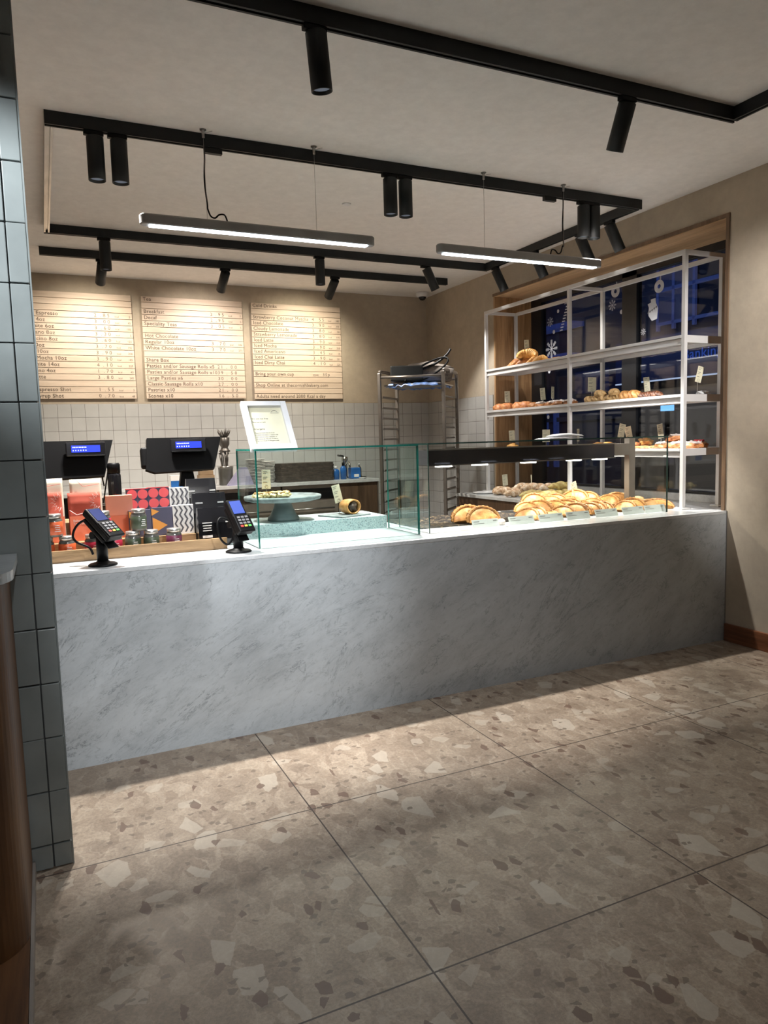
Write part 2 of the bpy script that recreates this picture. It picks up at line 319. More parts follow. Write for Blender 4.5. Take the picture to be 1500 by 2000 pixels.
# ------------------------------------------------------------------ mesh helpers
I4 = Matrix.Identity(4)
def T(x, y, z): return Matrix.Translation((x, y, z))
def RX(a): return Matrix.Rotation(a, 4, 'X')
def RY(a): return Matrix.Rotation(a, 4, 'Y')
def RZ(a): return Matrix.Rotation(a, 4, 'Z')
class MB:
    """collects shapes into one mesh; mi = material slot"""
    def __init__(s): s.bm = bmesh.new(); s.M = I4
    def _fin(s, vs, fs, mi, smooth):
        for v in vs: v.co = s.M @ v.co
        for f in fs: f.material_index = mi; f.smooth = smooth
    def box(s, c, d, mi=0, M=I4, bev=0, seg=2):
        b = bmesh.new(); bmesh.ops.create_cube(b, size=1)
        for v in b.verts: v.co = Vector((v.co.x*d[0], v.co.y*d[1], v.co.z*d[2]))
        if bev: bmesh.ops.bevel(b, geom=list(b.edges)+list(b.verts), offset=bev, segments=seg, affect='EDGES', profile=.5)
        s.merge(b, M @ T(*c), mi, False if not bev else 'auto'); return s
    def b2(s, x0, x1, y0, y1, z0, z1, mi=0, bev=0):
        return s.box(((x0+x1)/2, (y0+y1)/2, (z0+z1)/2), (abs(x1-x0), abs(y1-y0), abs(z1-z0)), mi, I4, bev)
    def merge(s, b, M, mi=0, smooth=False):
        mp = {}
        for v in b.verts: mp[v] = s.bm.verts.new(s.M @ M @ v.co)
        for f in b.faces:
            try: n = s.bm.faces.new([mp[v] for v in f.verts])
            except ValueError: continue
            n.material_index = mi
            n.smooth = smooth is True
        b.free()
    def ring_surf(s, rings, mi=0, smooth=True, cap=True, closed=True):
        vs = [[s.bm.verts.new(s.M @ Vector(p)) for p in r] for r in rings]
        n = len(rings[0])
        for a, b in zip(vs, vs[1:]):
            for i in range(n if closed else n-1):
                j = (i+1) % n
                try: f = s.bm.faces.new((a[i], a[j], b[j], b[i]))
                except ValueError: continue
                f.material_index = mi; f.smooth = smooth
        if cap:
            for r, rev in ((vs[0], True), (vs[-1], False)):
                try: f = s.bm.faces.new(list(reversed(r)) if rev else r); f.material_index = mi
                except ValueError: pass
        return s
    def lathe(s, prof, c=(0, 0, 0), seg=32, mi=0, smooth=True, sx=1, sy=1, M=I4):
        # prof: (radius, z) pairs from bottom to top
        return s.ring_surf([[M @ Vector((c[0]+sx*max(r, 1e-4)*cos(2*pi*i/seg), c[1]+sy*max(r, 1e-4)*sin(2*pi*i/seg), c[2]+z)) for i in range(seg)] for r, z in prof], mi, smooth)
    def cyl(s, p0, p1, r0, r1=None, seg=20, mi=0, smooth=True):
        r1 = r0 if r1 is None else r1
        return s.tube([p0, p1], [r0, r1], seg, mi, smooth)
    def tube(s, pts, r, seg=8, mi=0, smooth=True, closed=False):
        P = [Vector(p) for p in pts]; n = len(P)
        if not isinstance(r, (list, tuple)): r = [r]*n
        up = None; rings = []
        for i, p in enumerate(P):
            a = P[(i-1) % n] if (i or closed) else P[i]; b = P[(i+1) % n] if (i < n-1 or closed) else P[i]
            t = (b-a).normalized()
            if up is None:
                up = Vector((0, 0, 1)) if abs(t.z) < .9 else Vector((1, 0, 0))
            x = (up - t*up.dot(t)).normalized(); up = x; y = t.cross(x)
            rings.append([p + (x*cos(2*pi*k/seg) + y*sin(2*pi*k/seg))*r[i] for k in range(seg)])
        if closed: rings.append(rings[0])
        return s.ring_surf(rings, mi, smooth, cap=not closed)
    def prism(s, poly, z0, z1, mi=0, M=I4, smooth=False):
        lo = [s.bm.verts.new(s.M @ M @ Vector((x, y, z0))) for x, y in poly]; hi = [s.bm.verts.new(s.M @ M @ Vector((x, y, z1))) for x, y in poly]
        n = len(poly)
        fs = [s.bm.faces.new(list(reversed(lo))), s.bm.faces.new(hi)]
        for i in range(n):
            f = s.bm.faces.new((lo[i], lo[(i+1) % n], hi[(i+1) % n], hi[i])); f.smooth = smooth; fs.append(f)
        for f in fs: f.material_index = mi
        return s
    def text(s, t, size, M, mi=0, align='LEFT', ext=.0004, spacing=1.0, xs=1.0, bold=0.0):
        cu = bpy.data.curves.new('t', 'FONT'); cu.body = t; cu.size = size; cu.align_x = align; cu.extrude = ext; cu.space_character = spacing; cu.offset = bold
        cu.resolution_u = 2
        o = bpy.data.objects.new('t', cu); C.objects.link(o); dg = bpy.context.evaluated_depsgraph_get(); dg.update()
        me = bpy.data.meshes.new_from_object(o.evaluated_get(dg)); b = bmesh.new(); b.from_mesh(me)
        bpy.data.objects.remove(o); bpy.data.curves.remove(cu); bpy.data.meshes.remove(me)
        s.merge(b, M @ Matrix.Diagonal((xs, 1, 1, 1)), mi); return s
    def blob(s, c, d, mi=0, seg=20, rings=12, jit=.0, fr=8, sd=0, flat=0, M=I4):
        # bumpy ellipsoid, base flattened when flat > 0
        R = []
        for i in range(rings+1):
            th = -pi/2 + pi*i/rings; row = []
            for k in range(seg):
                ph = 2*pi*k/seg; v = Vector((cos(th)*cos(ph), cos(th)*sin(ph), sin(th)))
                j = 1 + jit*noise.noise(v*fr*.3 + Vector((sd, sd*1.7, 3)))
                p = Vector((v.x*d[0]/2*j, v.y*d[1]/2*j, v.z*d[2]/2*j))
                if flat and p.z < -d[2]/2*(1-flat): p.z = -d[2]/2*(1-flat)
                row.append(M @ (Vector(c)+p))
            R.append(row)
        return s.ring_surf(R, mi)
    def build(s, name, mats, parent=None, kind=None):
        me = bpy.data.meshes.new(name)
        bmesh.ops.recalc_face_normals(s.bm, faces=s.bm.faces)
        s.bm.to_mesh(me); s.bm.free()
        for m in (mats if isinstance(mats, (list, tuple)) else [mats]): me.materials.append(M[m] if isinstance(m, str) else m)
        o = bpy.data.objects.new(name, me); C.objects.link(o)
        if parent: o.parent = parent
        if kind: o['kind'] = kind
        return o
def tag(o, label, cat, group=None, kind=None):
    o['label'] = label; o['category'] = cat
    if group: o['group'] = group
    if kind: o['kind'] = kind
    return o
def thing(name, label, cat, loc=(0, 0, 0), rz=0, group=None, rx=0, ry=0):
    o = bpy.data.objects.new(name, None); C.objects.link(o); o.location = loc; o.rotation_euler = (rx, ry, rz); o.empty_display_size = .05
    return tag(o, label, cat, group)
def struct(name, mb, mats, parent=None):
    o = mb.build(name, mats, parent)
    if not parent: o['kind'] = 'structure'
    return o
def place(o, loc, rz=0, rx=0, ry=0, sc=1):
    o.location = loc; o.rotation_euler = (rx, ry, rz); o.scale = (sc,)*3 if not isinstance(sc, tuple) else sc; return o
def dup(o, loc=None, rz=None, label=None, rx=None, ry=None, sc=None):
    c = o.copy(); C.objects.link(c)
    for ch in list(o.children):
        d = ch.copy(); C.objects.link(d); d.parent = c
        for g in ch.children:
            e = g.copy(); C.objects.link(e); e.parent = d
    if loc is not None: c.location = loc
    r = list(c.rotation_euler)
    c.rotation_euler = (r[0] if rx is None else rx, r[1] if ry is None else ry, r[2] if rz is None else rz)
    if sc is not None: c.scale = (sc,)*3 if not isinstance(sc, tuple) else sc
    if label: c['label'] = label
    return c

# ------------------------------------------------------------------ the setting
X0, X1, Y0, Y1, H = -8.0, 0.0, -6.5, 4.426, 3.263
WT = .50
struct('floor', MB().b2(X0, X1+WT, Y0, Y1+.2, -.10, 0), 'floor')
struct('ceiling', MB().b2(X0, X1+WT, Y0, Y1+.2, H, H+.12), 'ceiling')
wb = struct('wall_back', MB().b2(X0, X1, Y1, Y1+.2, 0, H), 'plaster')
MB().b2(-5.5, -.008, Y1-.008, Y1-.0002, 0, 1.978).build('tile_panel', 'tile_wall', wb)
wr = MB()
wr.b2(0, WT, Y0, .02, 0, H); wr.b2(0, WT, 2.94, Y1+.2, 0, H); wr.b2(0, WT, .02, 2.94, 3.02, H); wr.b2(0, WT, .02, 2.94, 0, .93)
wr = struct('wall_right', wr, 'plaster')
MB().b2(-.008, -.0002, 2.966, Y1-.009, 0, 1.978).build('tile_panel', 'tile_wall_r', wr)
struct('wall_front', MB().b2(X0, X1+WT, Y0-.2, Y0, 0, H), 'plaster')
struct('wall_left', MB().b2(X0-.2, X0, Y0, Y1+.2, 0, H), 'plaster')
struct('wall_back_left', MB().b2(-5.65, -5.5, -.55, Y1-.009, 0, H), 'plaster')
# tiled end of the partition beside the counter
wp = struct('wall_partition', MB().b2(X0, -4.436, -.835, -.55, 0, H), 'grout')
tb = MB()
zj = [-.0] + [.09+.2*k for k in range(16)] + [3.262]
xj = [-4.426, -4.490]
x = -4.490
while x > -6.2: x -= .135; xj.append(x)
for a, b in zip(zj, zj[1:]):
    for xr, xl in zip(xj, xj[1:]):
        dz = random.uniform(-.0012, .0012); dy = random.uniform(0, .0015)
        tb.box(((xr+xl)/2+random.uniform(-.0008, .0008), -.841-dy, (a+b)/2+dz), (abs(xr-xl)-.004, .013, b-a-.004), bev=.0025)
tb.build('tile_panel', 'tile_col', wp)
tc = MB()
for a, b in zip(zj, zj[1:]):
    for k in range(2): tc.box((-4.431, -.835+.07+.14*k, (a+b)/2), (.010, .134, b-a-.006), bev=.002)
tc.b2(-4.4275, -4.4225, -.8485, -.8405, 0, H)
tc.build('tile_return', 'tile_col', wp)
struct('baseboard_right', MB().b2(-.022, -.0002, Y0+.001, -.012, .0002, .130, bev=.003), 'skirt')
# window recess
wn = bpy.data.objects.new('window_1', None); C.objects.link(wn); wn['kind'] = 'structure'
MB().b2(-.004, .465, 2.915, 2.94, .93, 3.02).b2(-.004, .465, .02, .045, .93, 3.02).build('oak_jamb', 'oak', wn)
MB().b2(-.004, .465, .045, 2.915, 2.995, 3.02).build('oak_soffit', 'oak_h', wn)
MB().b2(-.012, -.002, .012, .040, .955, 3.028).b2(-.012, -.002, .040, 2.945, 3.0, 3.028).build('oak_edge', 'oak_trim', wn)
MB().b2(-.0, .46, .046, 2.914, .93, .949).build('sill', 'marble_top', wn)
MB().b2(.40, .465, .046, 2.914, .95, 1.01).build('upstand', 'marble_top', wn)
fr = MB()
fr.b2(.466, .53, .0, .10, .95, 3.02).b2(.466, .53, 2.74, 2.95, .95, 3.02).b2(.466, .53, 1.37, 1.55, .95, 3.02).b2(.466, .53, .10, 2.74, 2.93, 3.02).b2(.466, .53, .10, 2.74, .95, 1.03)
fr.build('window_frame', 'win_black', wn)
MB().b2(.490, .498, .10, 1.37, 1.03, 2.93).build('window_pane', 'g_win', wn)
MB().b2(.490, .498, 1.55, 2.74, 1.03, 2.93).build('window_pane', 'g_win', wn)

# ------------------------------------------------------------------ street outside
struct('ground_outside', MB().b2(.55, 16, -8, 26, -.2, -.05), 'asphalt')
fc = thing('shop_building', 'dark building across the street with a blue lit sign reading Banking', 'building', (7, 6, -.05))
MB().b2(.0, 3, -12, 16, 0, 9).build('wall', 'facade', fc)
MB().b2(-.35, .0, -6, 2.3, 2.62, 3.45).b2(-.35, 0, 2.5, 3.6, 2.5, 2.98).build('sign_fascia', 'blue_lit', fc)
t = MB(); t.text('Banking', .27, T(-.356, .52, 2.93) @ RZ(-pi/2) @ RX(pi/2), ext=.004, spacing=1.05); t.build('sign_lettering', 'bank_txt', fc)
MB().b2(-.36, -.33, -6, 2.3, 2.585, 2.612).build('light_strip', 'lit_line', fc)
MB().b2(-.05, -.0, -6, 2.2, .4, 2.45).build('shop_window', 'lit_room', fc)
nf = MB()
for y in (1.45, 1.05, .55): nf.b2(-.06, 0, y-.03, y+.03, 3.6, 5.1)
nf.b2(-.06, 0, -.3, 1.45, 4.35, 4.42).b2(-.06, 0, -.3, 1.45, 3.7, 3.76)
nf.build('blue_window_light', 'blue_neon', fc)
MB().b2(-.04, -.0, .55, 1.45, 3.75, 5.0).build('upper_window', 'blue_lit', fc)
MB().b2(-.4, 0, 3.7, 7.5, 4.05, 4.16).b2(-.4, 0, 3.8, 6, 3.35, 3.46).b2(-.1, 0, 4.6, 4.7, .8, 2.2).b2(-.1, 0, 5.0, 5.1, .8, 2.2).build('blue_ledge_light', 'blue_neon', fc)
MB().b2(-.08, 0, -6, 8, 5.3, 5.5).b2(-.08, 0, 2.4, 8, 1.9, 2.0).build('cornice', 'facade2', fc)
tag(MB().b2(3.9, 4.0, 4.235, 4.399, 1.837, 1.948).b2(3.92, 3.98, 4.297, 4.337, -.05, 1.837, 1).build('street_screen', ['screen_cy', 'win_black']), 'small glowing cyan screen on a post out in the dark street', 'screen')

sl_ = thing('blue_fill_lamp', 'unseen lamp added outside to tint the dark facade blue', 'fill lamp', (3.4, 9.2, -.05))
MB().cyl((0, 0, 0), (0, 0, 4.6), .06, .045, 14).build('pole', 'win_black', sl_); MB().b2(-.12, .12, -.45, .1, 4.6, 4.68, bev=.02).build('lamp_head', 'win_black', sl_)
ld = bpy.data.lights.new('blue_fill_glow', 'POINT'); ld.energy = 120; ld.color = (.35, .50, 1); ld.shadow_soft_size = .12  # lamp added out of view to wash the facade navy blue
lo = bpy.data.objects.new('blue_fill_glow', ld); C.objects.link(lo); lo.parent = sl_; lo.location = (0, -.2, 4.45)

# ------------------------------------------------------------------ stickers on the window
def flake(mb, r, c, arms=8):
    for k in range(arms):
        a = 2*pi*k/arms; Mx = T(*c) @ RX(a)
        mb.box((0, 0, r*.5), (.0012, r*.07, r), M=Mx)
        for d in (.62, .85):
            for sg in (-1, 1): mb.box((0, sg*r*.09, r*d), (.0012, r*.05, r*.28), M=Mx @ T(0, 0, 0) @ T(0, sg*r*.02, 0))
XG = .4888
def sticker(name, label, mb, cat='sticker'): return tag(mb.build(name, 'sticker'), label, cat, 'white festive stickers on the window')
for (y, z, r, lb) in ((2.60, 2.43, .095, 'large white snowflake sticker on the far pane above the croissants'), (2.62, 2.71, .05, 'small snowflake sticker left of the candy cane'),
                      (1.70, 2.72, .05, 'small snowflake sticker under the doughnut bauble by the mullion'), (1.31, 2.42, .03, 'tiny snowflake sticker just right of the window mullion'),
                      (.66, 1.40, .05, 'small snowflake sticker low on the near pane above the iced buns')):
    m = MB(); flake(m, r, (XG, y, z)); sticker('snowflake_sticker', lb, m)
def disc(mb, y, z, r, hole=0, n=20):
    if not hole: mb.prism([(r*cos(2*pi*k/n), r*sin(2*pi*k/n)) for k in range(n)], 0, .0012, M=T(XG-.0006, y, z) @ RY(pi/2))
    else:
        mb.ring_surf([[(XG+dx, y+rr*cos(2*pi*k/n), z+rr*sin(2*pi*k/n)) for k in range(n)] for dx, rr in ((-.0006, hole), (-.0006, r), (.0006, r), (.0006, hole), (-.0006, hole))], cap=False, smooth=False)
for (y, z, r, lb) in ((2.49, 2.80, .018, 'round white dot sticker above the candy cane'), (2.56, 2.60, .02, 'round white dot sticker between the two far snowflakes'),
                      (2.64, 2.20, .02, 'round white dot sticker at far pane edge below the upper shelf'), (2.66, 1.72, .02, 'round white dot sticker low on the far pane'),
                      (1.58, 2.64, .02, 'round white dot sticker under the mitten')):
    m = MB(); disc(m, y, z, r); sticker('dot_sticker', lb, m)
for (y, z, lb) in ((1.66, 2.84, 'white doughnut bauble sticker left of the window mullion'), (1.13, 2.78, 'white doughnut bauble sticker right of the window mullion')):
    m = MB(); disc(m, y, z, .055, .018); m.b2(XG-.0006, XG+.0006, y-.02, y-.012, z+.05, z+.085); sticker('bauble_sticker', lb, m)
m = MB()
for k in range(9): m.box((XG, 2.44-.012*k+.0, 2.60+.028*k), (.0012, .045, .012), M=I4)
for k in range(4): a = k*.7; m.box((XG, 2.33+.03*(1-cos(a)), 2.83+.03*sin(a)), (.0012, .03, .010))
sticker('candy_cane_sticker', 'striped candy cane sticker on the far pane', m)
def shape(pts, y, z, s): m = MB(); m.prism([(-b*s, a*s) for a, b in pts], -.0006, .0006, M=T(XG, y, z) @ RY(pi/2)); return m
mit = [(-.4, -.6), (.4, -.5), (.45, .2), (.75, .35), (.6, .65), (.3, .5), (.1, .9), (-.4, .75), (-.55, .1)]
sticker('mitten_sticker', 'white mitten sticker just left of the window mullion', shape(mit, 1.49, 2.71, .07))
sk = shape([(-.5, -.9), (.1, -1), (.5, -.5), (.45, .2), (.6, .5), (.2, .6), (.25, .85), (-.3, .9), (-.35, .5), (-.6, 0)], 1.20, 2.60, .10)
sk = sticker('bauble_sack_sticker', 'white jar-shaped ornament sticker with a dark zigzag band', sk)
m = MB()
for k in range(5): m.box((0, 0, 0), (.0006, .012, .018), M=T(XG-.0012, 1.255-.024*k, 2.575+.009*k) @ RX(.5))
m.build('zigzag_band', 'grey_zig', sk)

# ------------------------------------------------------------------ ceiling tracks and spotlights
def track_seg(x0, y0, x1, y1, name, mat, parent, z0=3.195, z1=None):
    z1 = H-.0002 if z1 is None else z1; wd = .020
    mb = MB()
    if abs(x1-x0) > abs(y1-y0):
        a, b = min(x0, x1), max(x0, x1)
        mb.b2(a, b, y0-wd, y0-wd+.012, z0, z1).b2(a, b, y0+wd-.012, y0+wd, z0, z1).b2(a, b, y0-wd+.012, y0+wd-.012, z0+.014, z1)
    else:
        a, b = min(y0, y1), max(y0, y1)
        mb.b2(x0-wd, x0-wd+.012, a, b, z0, z1).b2(x0+wd-.012, x0+wd, a, b, z0, z1).b2(x0-wd+.012, x0+wd-.012, a, b, z0+.014, z1)
    return mb.build(name, mat, parent)
YR = .62; YB = 2.69; XL = -4.285; XR = -.255
tr = thing('light_track', 'black rectangular lighting track on the ceiling around the pendant lamps', 'track', (0, 0, 0))
track_seg(XL-.02, YR, XR+.02, YR, 'track_rail', 'black', tr); track_seg(XL-.02, YB, XR+.02, YB, 'track_rail', 'black', tr)
track_seg(XR, YR+.02, XR, YB-.02, 'track_rail', 'black', tr)
track_seg(XL, YR+.02, XL, YB-.02, 'open_channel', 'steel', tr)['label'] = 'unclad bright metal side of the track'
t2 = thing('light_track', 'straight black lighting track nearest the menu boards', 'track'); track_seg(-4.34, 3.40, -.30, 3.40, 'track_rail', 'black', t2)
t3 = thing('light_track', 'long black lighting track closest to the camera, turning a corner at right', 'track')
track_seg(-4.42, -.745, -.89, -.745, 'track_rail', 'black', t3); track_seg(-.91, -.765, -.91, -4.6, 'track_rail', 'black', t3); track_seg(-5.64, -4.6, -.89, -4.6, 'track_rail', 'black', t3); track_seg(-5.62, -1.2, -5.62, -4.58, 'track_rail', 'black', t3)  # rear and left rails are unseen, added to carry the fill spots
for x, y in ((-3.44, YR), (-1.08, YR)): MB().b2(x-.05, x+.05, y-.014, y+.014, 3.165, 3.1945).build('track_connector', 'black', tr)
SPOT_R = .044
def spot_head(label, x, y, tx, ty, energy, col, size=70, blend=.6, group=None, along='x', axis=None):
    """adapter on the track, swivel stem and a tube that points along (tx, ty, -1)"""
    d = Vector((tx, ty, -1)).normalized()
    t = thing('track_spotlight', label, 'spotlight', (x, y, 3.195), group=group)
    ad = MB()
    (ad.b2(-.055, .045, -.016, .016, -.022, 0, bev=.003) if along == 'x' else ad.b2(-.016, .016, -.055, .045, -.022, 0, bev=.003)); ad.build('track_adapter', 'black_soft', t)
    vert = abs(tx)+abs(ty) < .08
    top = Vector((0, 0, -.028)) if vert else Vector((-d.x*.02, -d.y*.02, -.045))
    MB().cyl((0, 0, -.02), top + d*.02 if vert else (0, 0, -.06), .009, seg=10).build('swivel', 'black_soft', t)
    q = d.to_track_quat('-Z', 'Y').to_matrix().to_4x4()
    if not vert: top = Vector((0, 0, -.05)) - d*.03 + Vector((d.x*.3, d.y*.3, 0))*.12
    body = MB(); body.M = Matrix.Translation(top) @ q
    Lh = .222
    body.lathe([(SPOT_R-.004, 0), (SPOT_R, -.004), (SPOT_R, -Lh), (SPOT_R-.004, -Lh), (SPOT_R-.004, -Lh+.030), (.001, -Lh+.030)][::-1] if False else
               [(.001, -Lh+.030), (SPOT_R-.004, -Lh+.030), (SPOT_R-.004, -Lh), (SPOT_R, -Lh), (SPOT_R, -.004), (SPOT_R-.004, 0), (.001, 0)], seg=28, smooth=False)
    o = body.build('lamp_tube', 'black', t)
    for p in o.data.polygons: p.use_smooth = len(p.vertices) == 4 and abs(p.normal.dot(d)) < .3
    ln = MB(); ln.M = Matrix.Translation(top) @ q; ln.lathe([(.001, -Lh+.012), (SPOT_R-.006, -Lh+.014), (.001, -Lh+.017)], seg=20); ln.build('lens', 'lens', t)
    ld = bpy.data.lights.new('spot_beam', 'SPOT'); ld.energy = energy; ld.color = col; ld.spot_size = rad(size); ld.spot_blend = blend; ld.shadow_soft_size = .035
    lo = bpy.data.objects.new('spot_beam', ld); C.objects.link(lo); lo.parent = t
    lo.matrix_local = Matrix.Translation(top + d*(Lh+.012)) @ q
    return t
gR = 'spotlights on the rectangular track'; gB = 'spotlights on the track by the menu boards'; gF = 'spotlights on the near track'
for x, lb in ((-4.066, 'left tube of the leftmost upright spotlight pair'), (-3.947, 'right tube of the leftmost upright spotlight pair'),
              (-2.327, 'left tube of the middle upright spotlight pair between the pendants'), (-2.219, 'right tube of the middle upright spotlight pair between the pendants'),
              (-.775, 'left tube of the upright spotlight pair near the right track corner'), (-.680, 'right tube of the upright spotlight pair near the right track corner')):
    spot_head('black '+lb, x, YR, 0, 0, E_RING, WARM2, 68, .45, gR)
spot_head('black upright spotlight at the left of the rear rail of the rectangular track', -3.867, YB, 0, 0, E_BACK, WARM, 128, .5, gR)
spot_head('black upright spotlight in the middle of the rear rail, over the middle menu board gap', -2.04, YB, 0, 0, E_BACK, WARM, 128, .5, gR)
spot_head('black spotlight tilted right on the rear rail, left of the ceiling camera', -.945, YB, .50, 0, E_BACK*.6, WARM2, 80, .5, gR)
for y, lb in ((.93, 'black tilted spotlight on the right rail closest to its front corner'), (1.28, 'black tilted spotlight on the right rail half hidden behind the upright pair'),
              (1.90, 'black tilted spotlight on the right rail behind the short pendant lamp'), (2.53, 'black tilted spotlight on the right rail nearest the rear corner')):
    spot_head(lb, -.255, y, .46, -.12, E_SIDE, WARM2, 75, .6, gR, 'y')
for x, lb, cc in ((-3.833, 'black tilted spotlight aimed at the left menu board', (1, .90, .74)), (-2.731, 'black tilted spotlight aimed at the middle menu board', (1, .90, .80)), (-1.609, 'black tilted spotlight aimed at the right menu board', (1, .90, .70))):
    spot_head(lb, x, 3.40, -.10, 1.25, E_BOARD, cc, 112, 1.0, gB)
spot_head('large black upright spotlight at the left of the nearest track', -3.315, -.745, .11, .07, E_FRONT*1.25, (.90, .95, 1), 100, 1.0, gF)
spot_head('large black tilted spotlight at the right of the nearest track', -1.66, -.745, -.02, .42, E_FRONT*.1, (.97, .97, 1), 80, 1.0, gF)
for x, y, tx, ty, e, sz, lb in ((-.91, -2.2, .86, 1.70, E_FILL*4.2, 50, 'added black fill spotlight for the right wall, out of view on the side rail'), (-.91, -3.6, .25, .2, E_FILL*.5, 90, 'added black fill spotlight, out of view at the rear of the side rail'),  # unseen spots added to light the wall, column, counter front and floor
                            (-2.6, -4.6, -.4, .9, E_FILL*.55, 80, 'added black fill spotlight in the middle of the unseen rear rail'), (-4.2, -4.6, .02, 1.6, E_FILL*.9, 40, 'added black fill spotlight at the left of the unseen rear rail'), (-3.3, -4.6, -.12, 1.75, E_FILL*6.0, 27, 'added black fill spotlight left of centre on the unseen rear rail'), (-5.62, -2.3, 1.18, 1.53, E_FILL*4.2, 34, 'added black spotlight for the tiled column on the unseen left rail')):
    spot_head(lb, x, y, tx, ty, e, (.94, .97, 1) if x < -3 else (1, .96, .92), sz, .9, gF, 'y' if x > -1 or x < -5 else 'x')

# ------------------------------------------------------------------ pendant tube lamps
def pendant(name_label, x0, x1, y, cable_x, wire_x, plug_dx):
    t = thing('pendant_lamp', name_label, 'pendant lamp', ((x0+x1)/2, y, 2.72), group='tube pendant lamps over the counter')
    hw = (x1-x0)/2; r = .032
    b = MB(); n = 12; prof = []
    def stad(hx, ry, z):
        p = []
        for k in range(n+1): a = -pi/2+pi*k/n; p.append((hx-ry+ry*cos(a), ry*sin(a), z))
        for k in range(n+1): a = pi/2+pi*k/n; p.append((-hx+ry+ry*cos(a), ry*sin(a), z))
        return p
    b.ring_surf([stad(hw-.006, r-.004, 0), stad(hw, r, .006), stad(hw, r, .048), stad(hw-.008, r-.008, .056)], smooth=False)
    b.build('housing', 'pendant', t)
    MB().b2(-hw+.05, hw-.05, -.022, .022, -.006, -.0002, bev=.002).build('diffuser', 'led', t)
    gx = wire_x-(x0+x1)/2; cx = cable_x-(x0+x1)/2
    for k, xx in enumerate((gx, cx)):
        g = MB(); g.cyl((xx, 0, H-2.72-.045), (xx, 0, H-2.72-.0003), .007, .009, 12); g.lathe([(.018, 0), (.018, .004)], (xx, 0, H-2.72-.0045), 16)
        if k == 0 or True: g.cyl((xx, 0, H-2.72-.02), (xx+.05, -.01, H-2.72-.006), .0016, seg=6)
        g.build('ceiling_gripper', 'steel', t)
        MB().cyl((xx, 0, .056), (xx, 0, H-2.72-.04), .0013, seg=6).build('suspension_wire', 'steel', t)
    zc = H-2.72
    pts = [(cx, .006, zc-.04), (cx+.003, .006, zc*.75), (cx-.004, .006, zc*.5), (cx+.006, .006, zc*.25), (cx+.004*plug_dx, .006, .13), (cx+.02*plug_dx, .006, .085), (cx+.045*plug_dx, .006, .075), (cx+.07*plug_dx, .006, .095), (cx+.10*plug_dx, .004, .095), (cx+.115*plug_dx, 0, .054)]
    P = [Vector(p) for p in pts]; sm = []
    for i in range(len(P)-1):
        p0, p1, p2, p3 = P[max(i-1, 0)], P[i], P[i+1], P[min(i+2, len(P)-1)]
        for k in range(6):
            u = k/6; sm.append(.5*((2*p1)+(p2-p0)*u+(2*p0-5*p1+4*p2-p3)*u*u+(3*p1-p0-3*p2+p3)*u**3))
    sm.append(P[-1]); MB().tube(sm, .0045, 8).build('power_cable', 'black_soft', t)
    return t
pendant('longer bright tube pendant lamp hanging at the left', -3.872, -2.483, .55, -3.506, -2.857, 1)
pendant('shorter bright tube pendant lamp hanging at the right near the window', -2.038, -.684, .55, -1.014, -1.672, -1)

# ceiling camera and sensor
t = thing('dome_camera', 'small white dome security camera with black eye in the ceiling corner', 'camera', (-.20, 4.15, H))
MB().lathe([(.075, -.0002), (.075, -.03), (.06, -.05), (.045, -.052)][::-1]).build('housing', 'white', t); MB().lathe([(.001, -.092), (.025, -.087), (.042, -.068), (.046, -.051)]).build('lens_dome', 'black_gloss', t)
tag(place(MB().lathe([(.001, -.016), (.012, -.014), (.03, -.006), (.034, -.0002)]).build('ceiling_sensor', 'white'), (-2.28, 1.45, H)), 'tiny round white sensor on the ceiling behind the middle spotlights', 'sensor')

# ------------------------------------------------------------------ service counter
CT = .95
ct = thing('service_counter', 'long grey veined marble service counter', 'counter', (0, 0, 0))
MB().b2(-5.499, -.004, .0, .025, .0, CT-.022).build('front_panel', 'marble', ct)
MB().b2(-5.499, -.004, -.0, 1.05, CT-.0215, CT, bev=.0015).build('countertop', 'marble_top', ct)
MB().b2(-5.45, -.56, .6, 1.04, .06, CT-.022).build('carcass', 'walnut', ct)
MB().b2(-.0038, -.0002, -.006, .0, 0, CT).build('end_trim', 'steel', ct)
wc = thing('window_counter', 'marble topped dark wood counter running under the window', 'counter', (0, 0, 0))
MB().b2(-.52, -.009, 1.055, 2.905, CT-.03, CT, bev=.0015).build('countertop', 'marble_top', wc)
MB().b2(-.50, -.01, 1.06, 2.89, .0, CT-.031).build('cabinet', 'walnut', wc)
bc = thing('back_counter', 'stone topped back counter under the menu boards', 'counter', (0, 0, 0)); BZ = 1.095
MB().b2(-5.45, -.985, 3.83, Y1-.0085, BZ-.035, BZ, bev=.002).build('countertop', 'marble_top', bc)
MB().b2(-1.47, -1.00, 3.86, Y1-.02, 0, BZ-.036).build('cabinet', 'walnut', bc)
MB().b2(-.998, -.985, 3.84, Y1-.02, 0, BZ-.036).build('end_panel', 'taupe_steel', bc)
MB().b2(-5.4, -1.475, 3.95, Y1-.02, 0, BZ-.036).build('dark_carcass', 'black', bc)
d = MB().b2(-1.465, -1.235, 3.845, 3.858, .1, 1.02).build('door', 'walnut', bc)
MB().b2(-1.23, -1.005, 3.845, 3.858, .1, 1.02).build('door', 'walnut', bc)
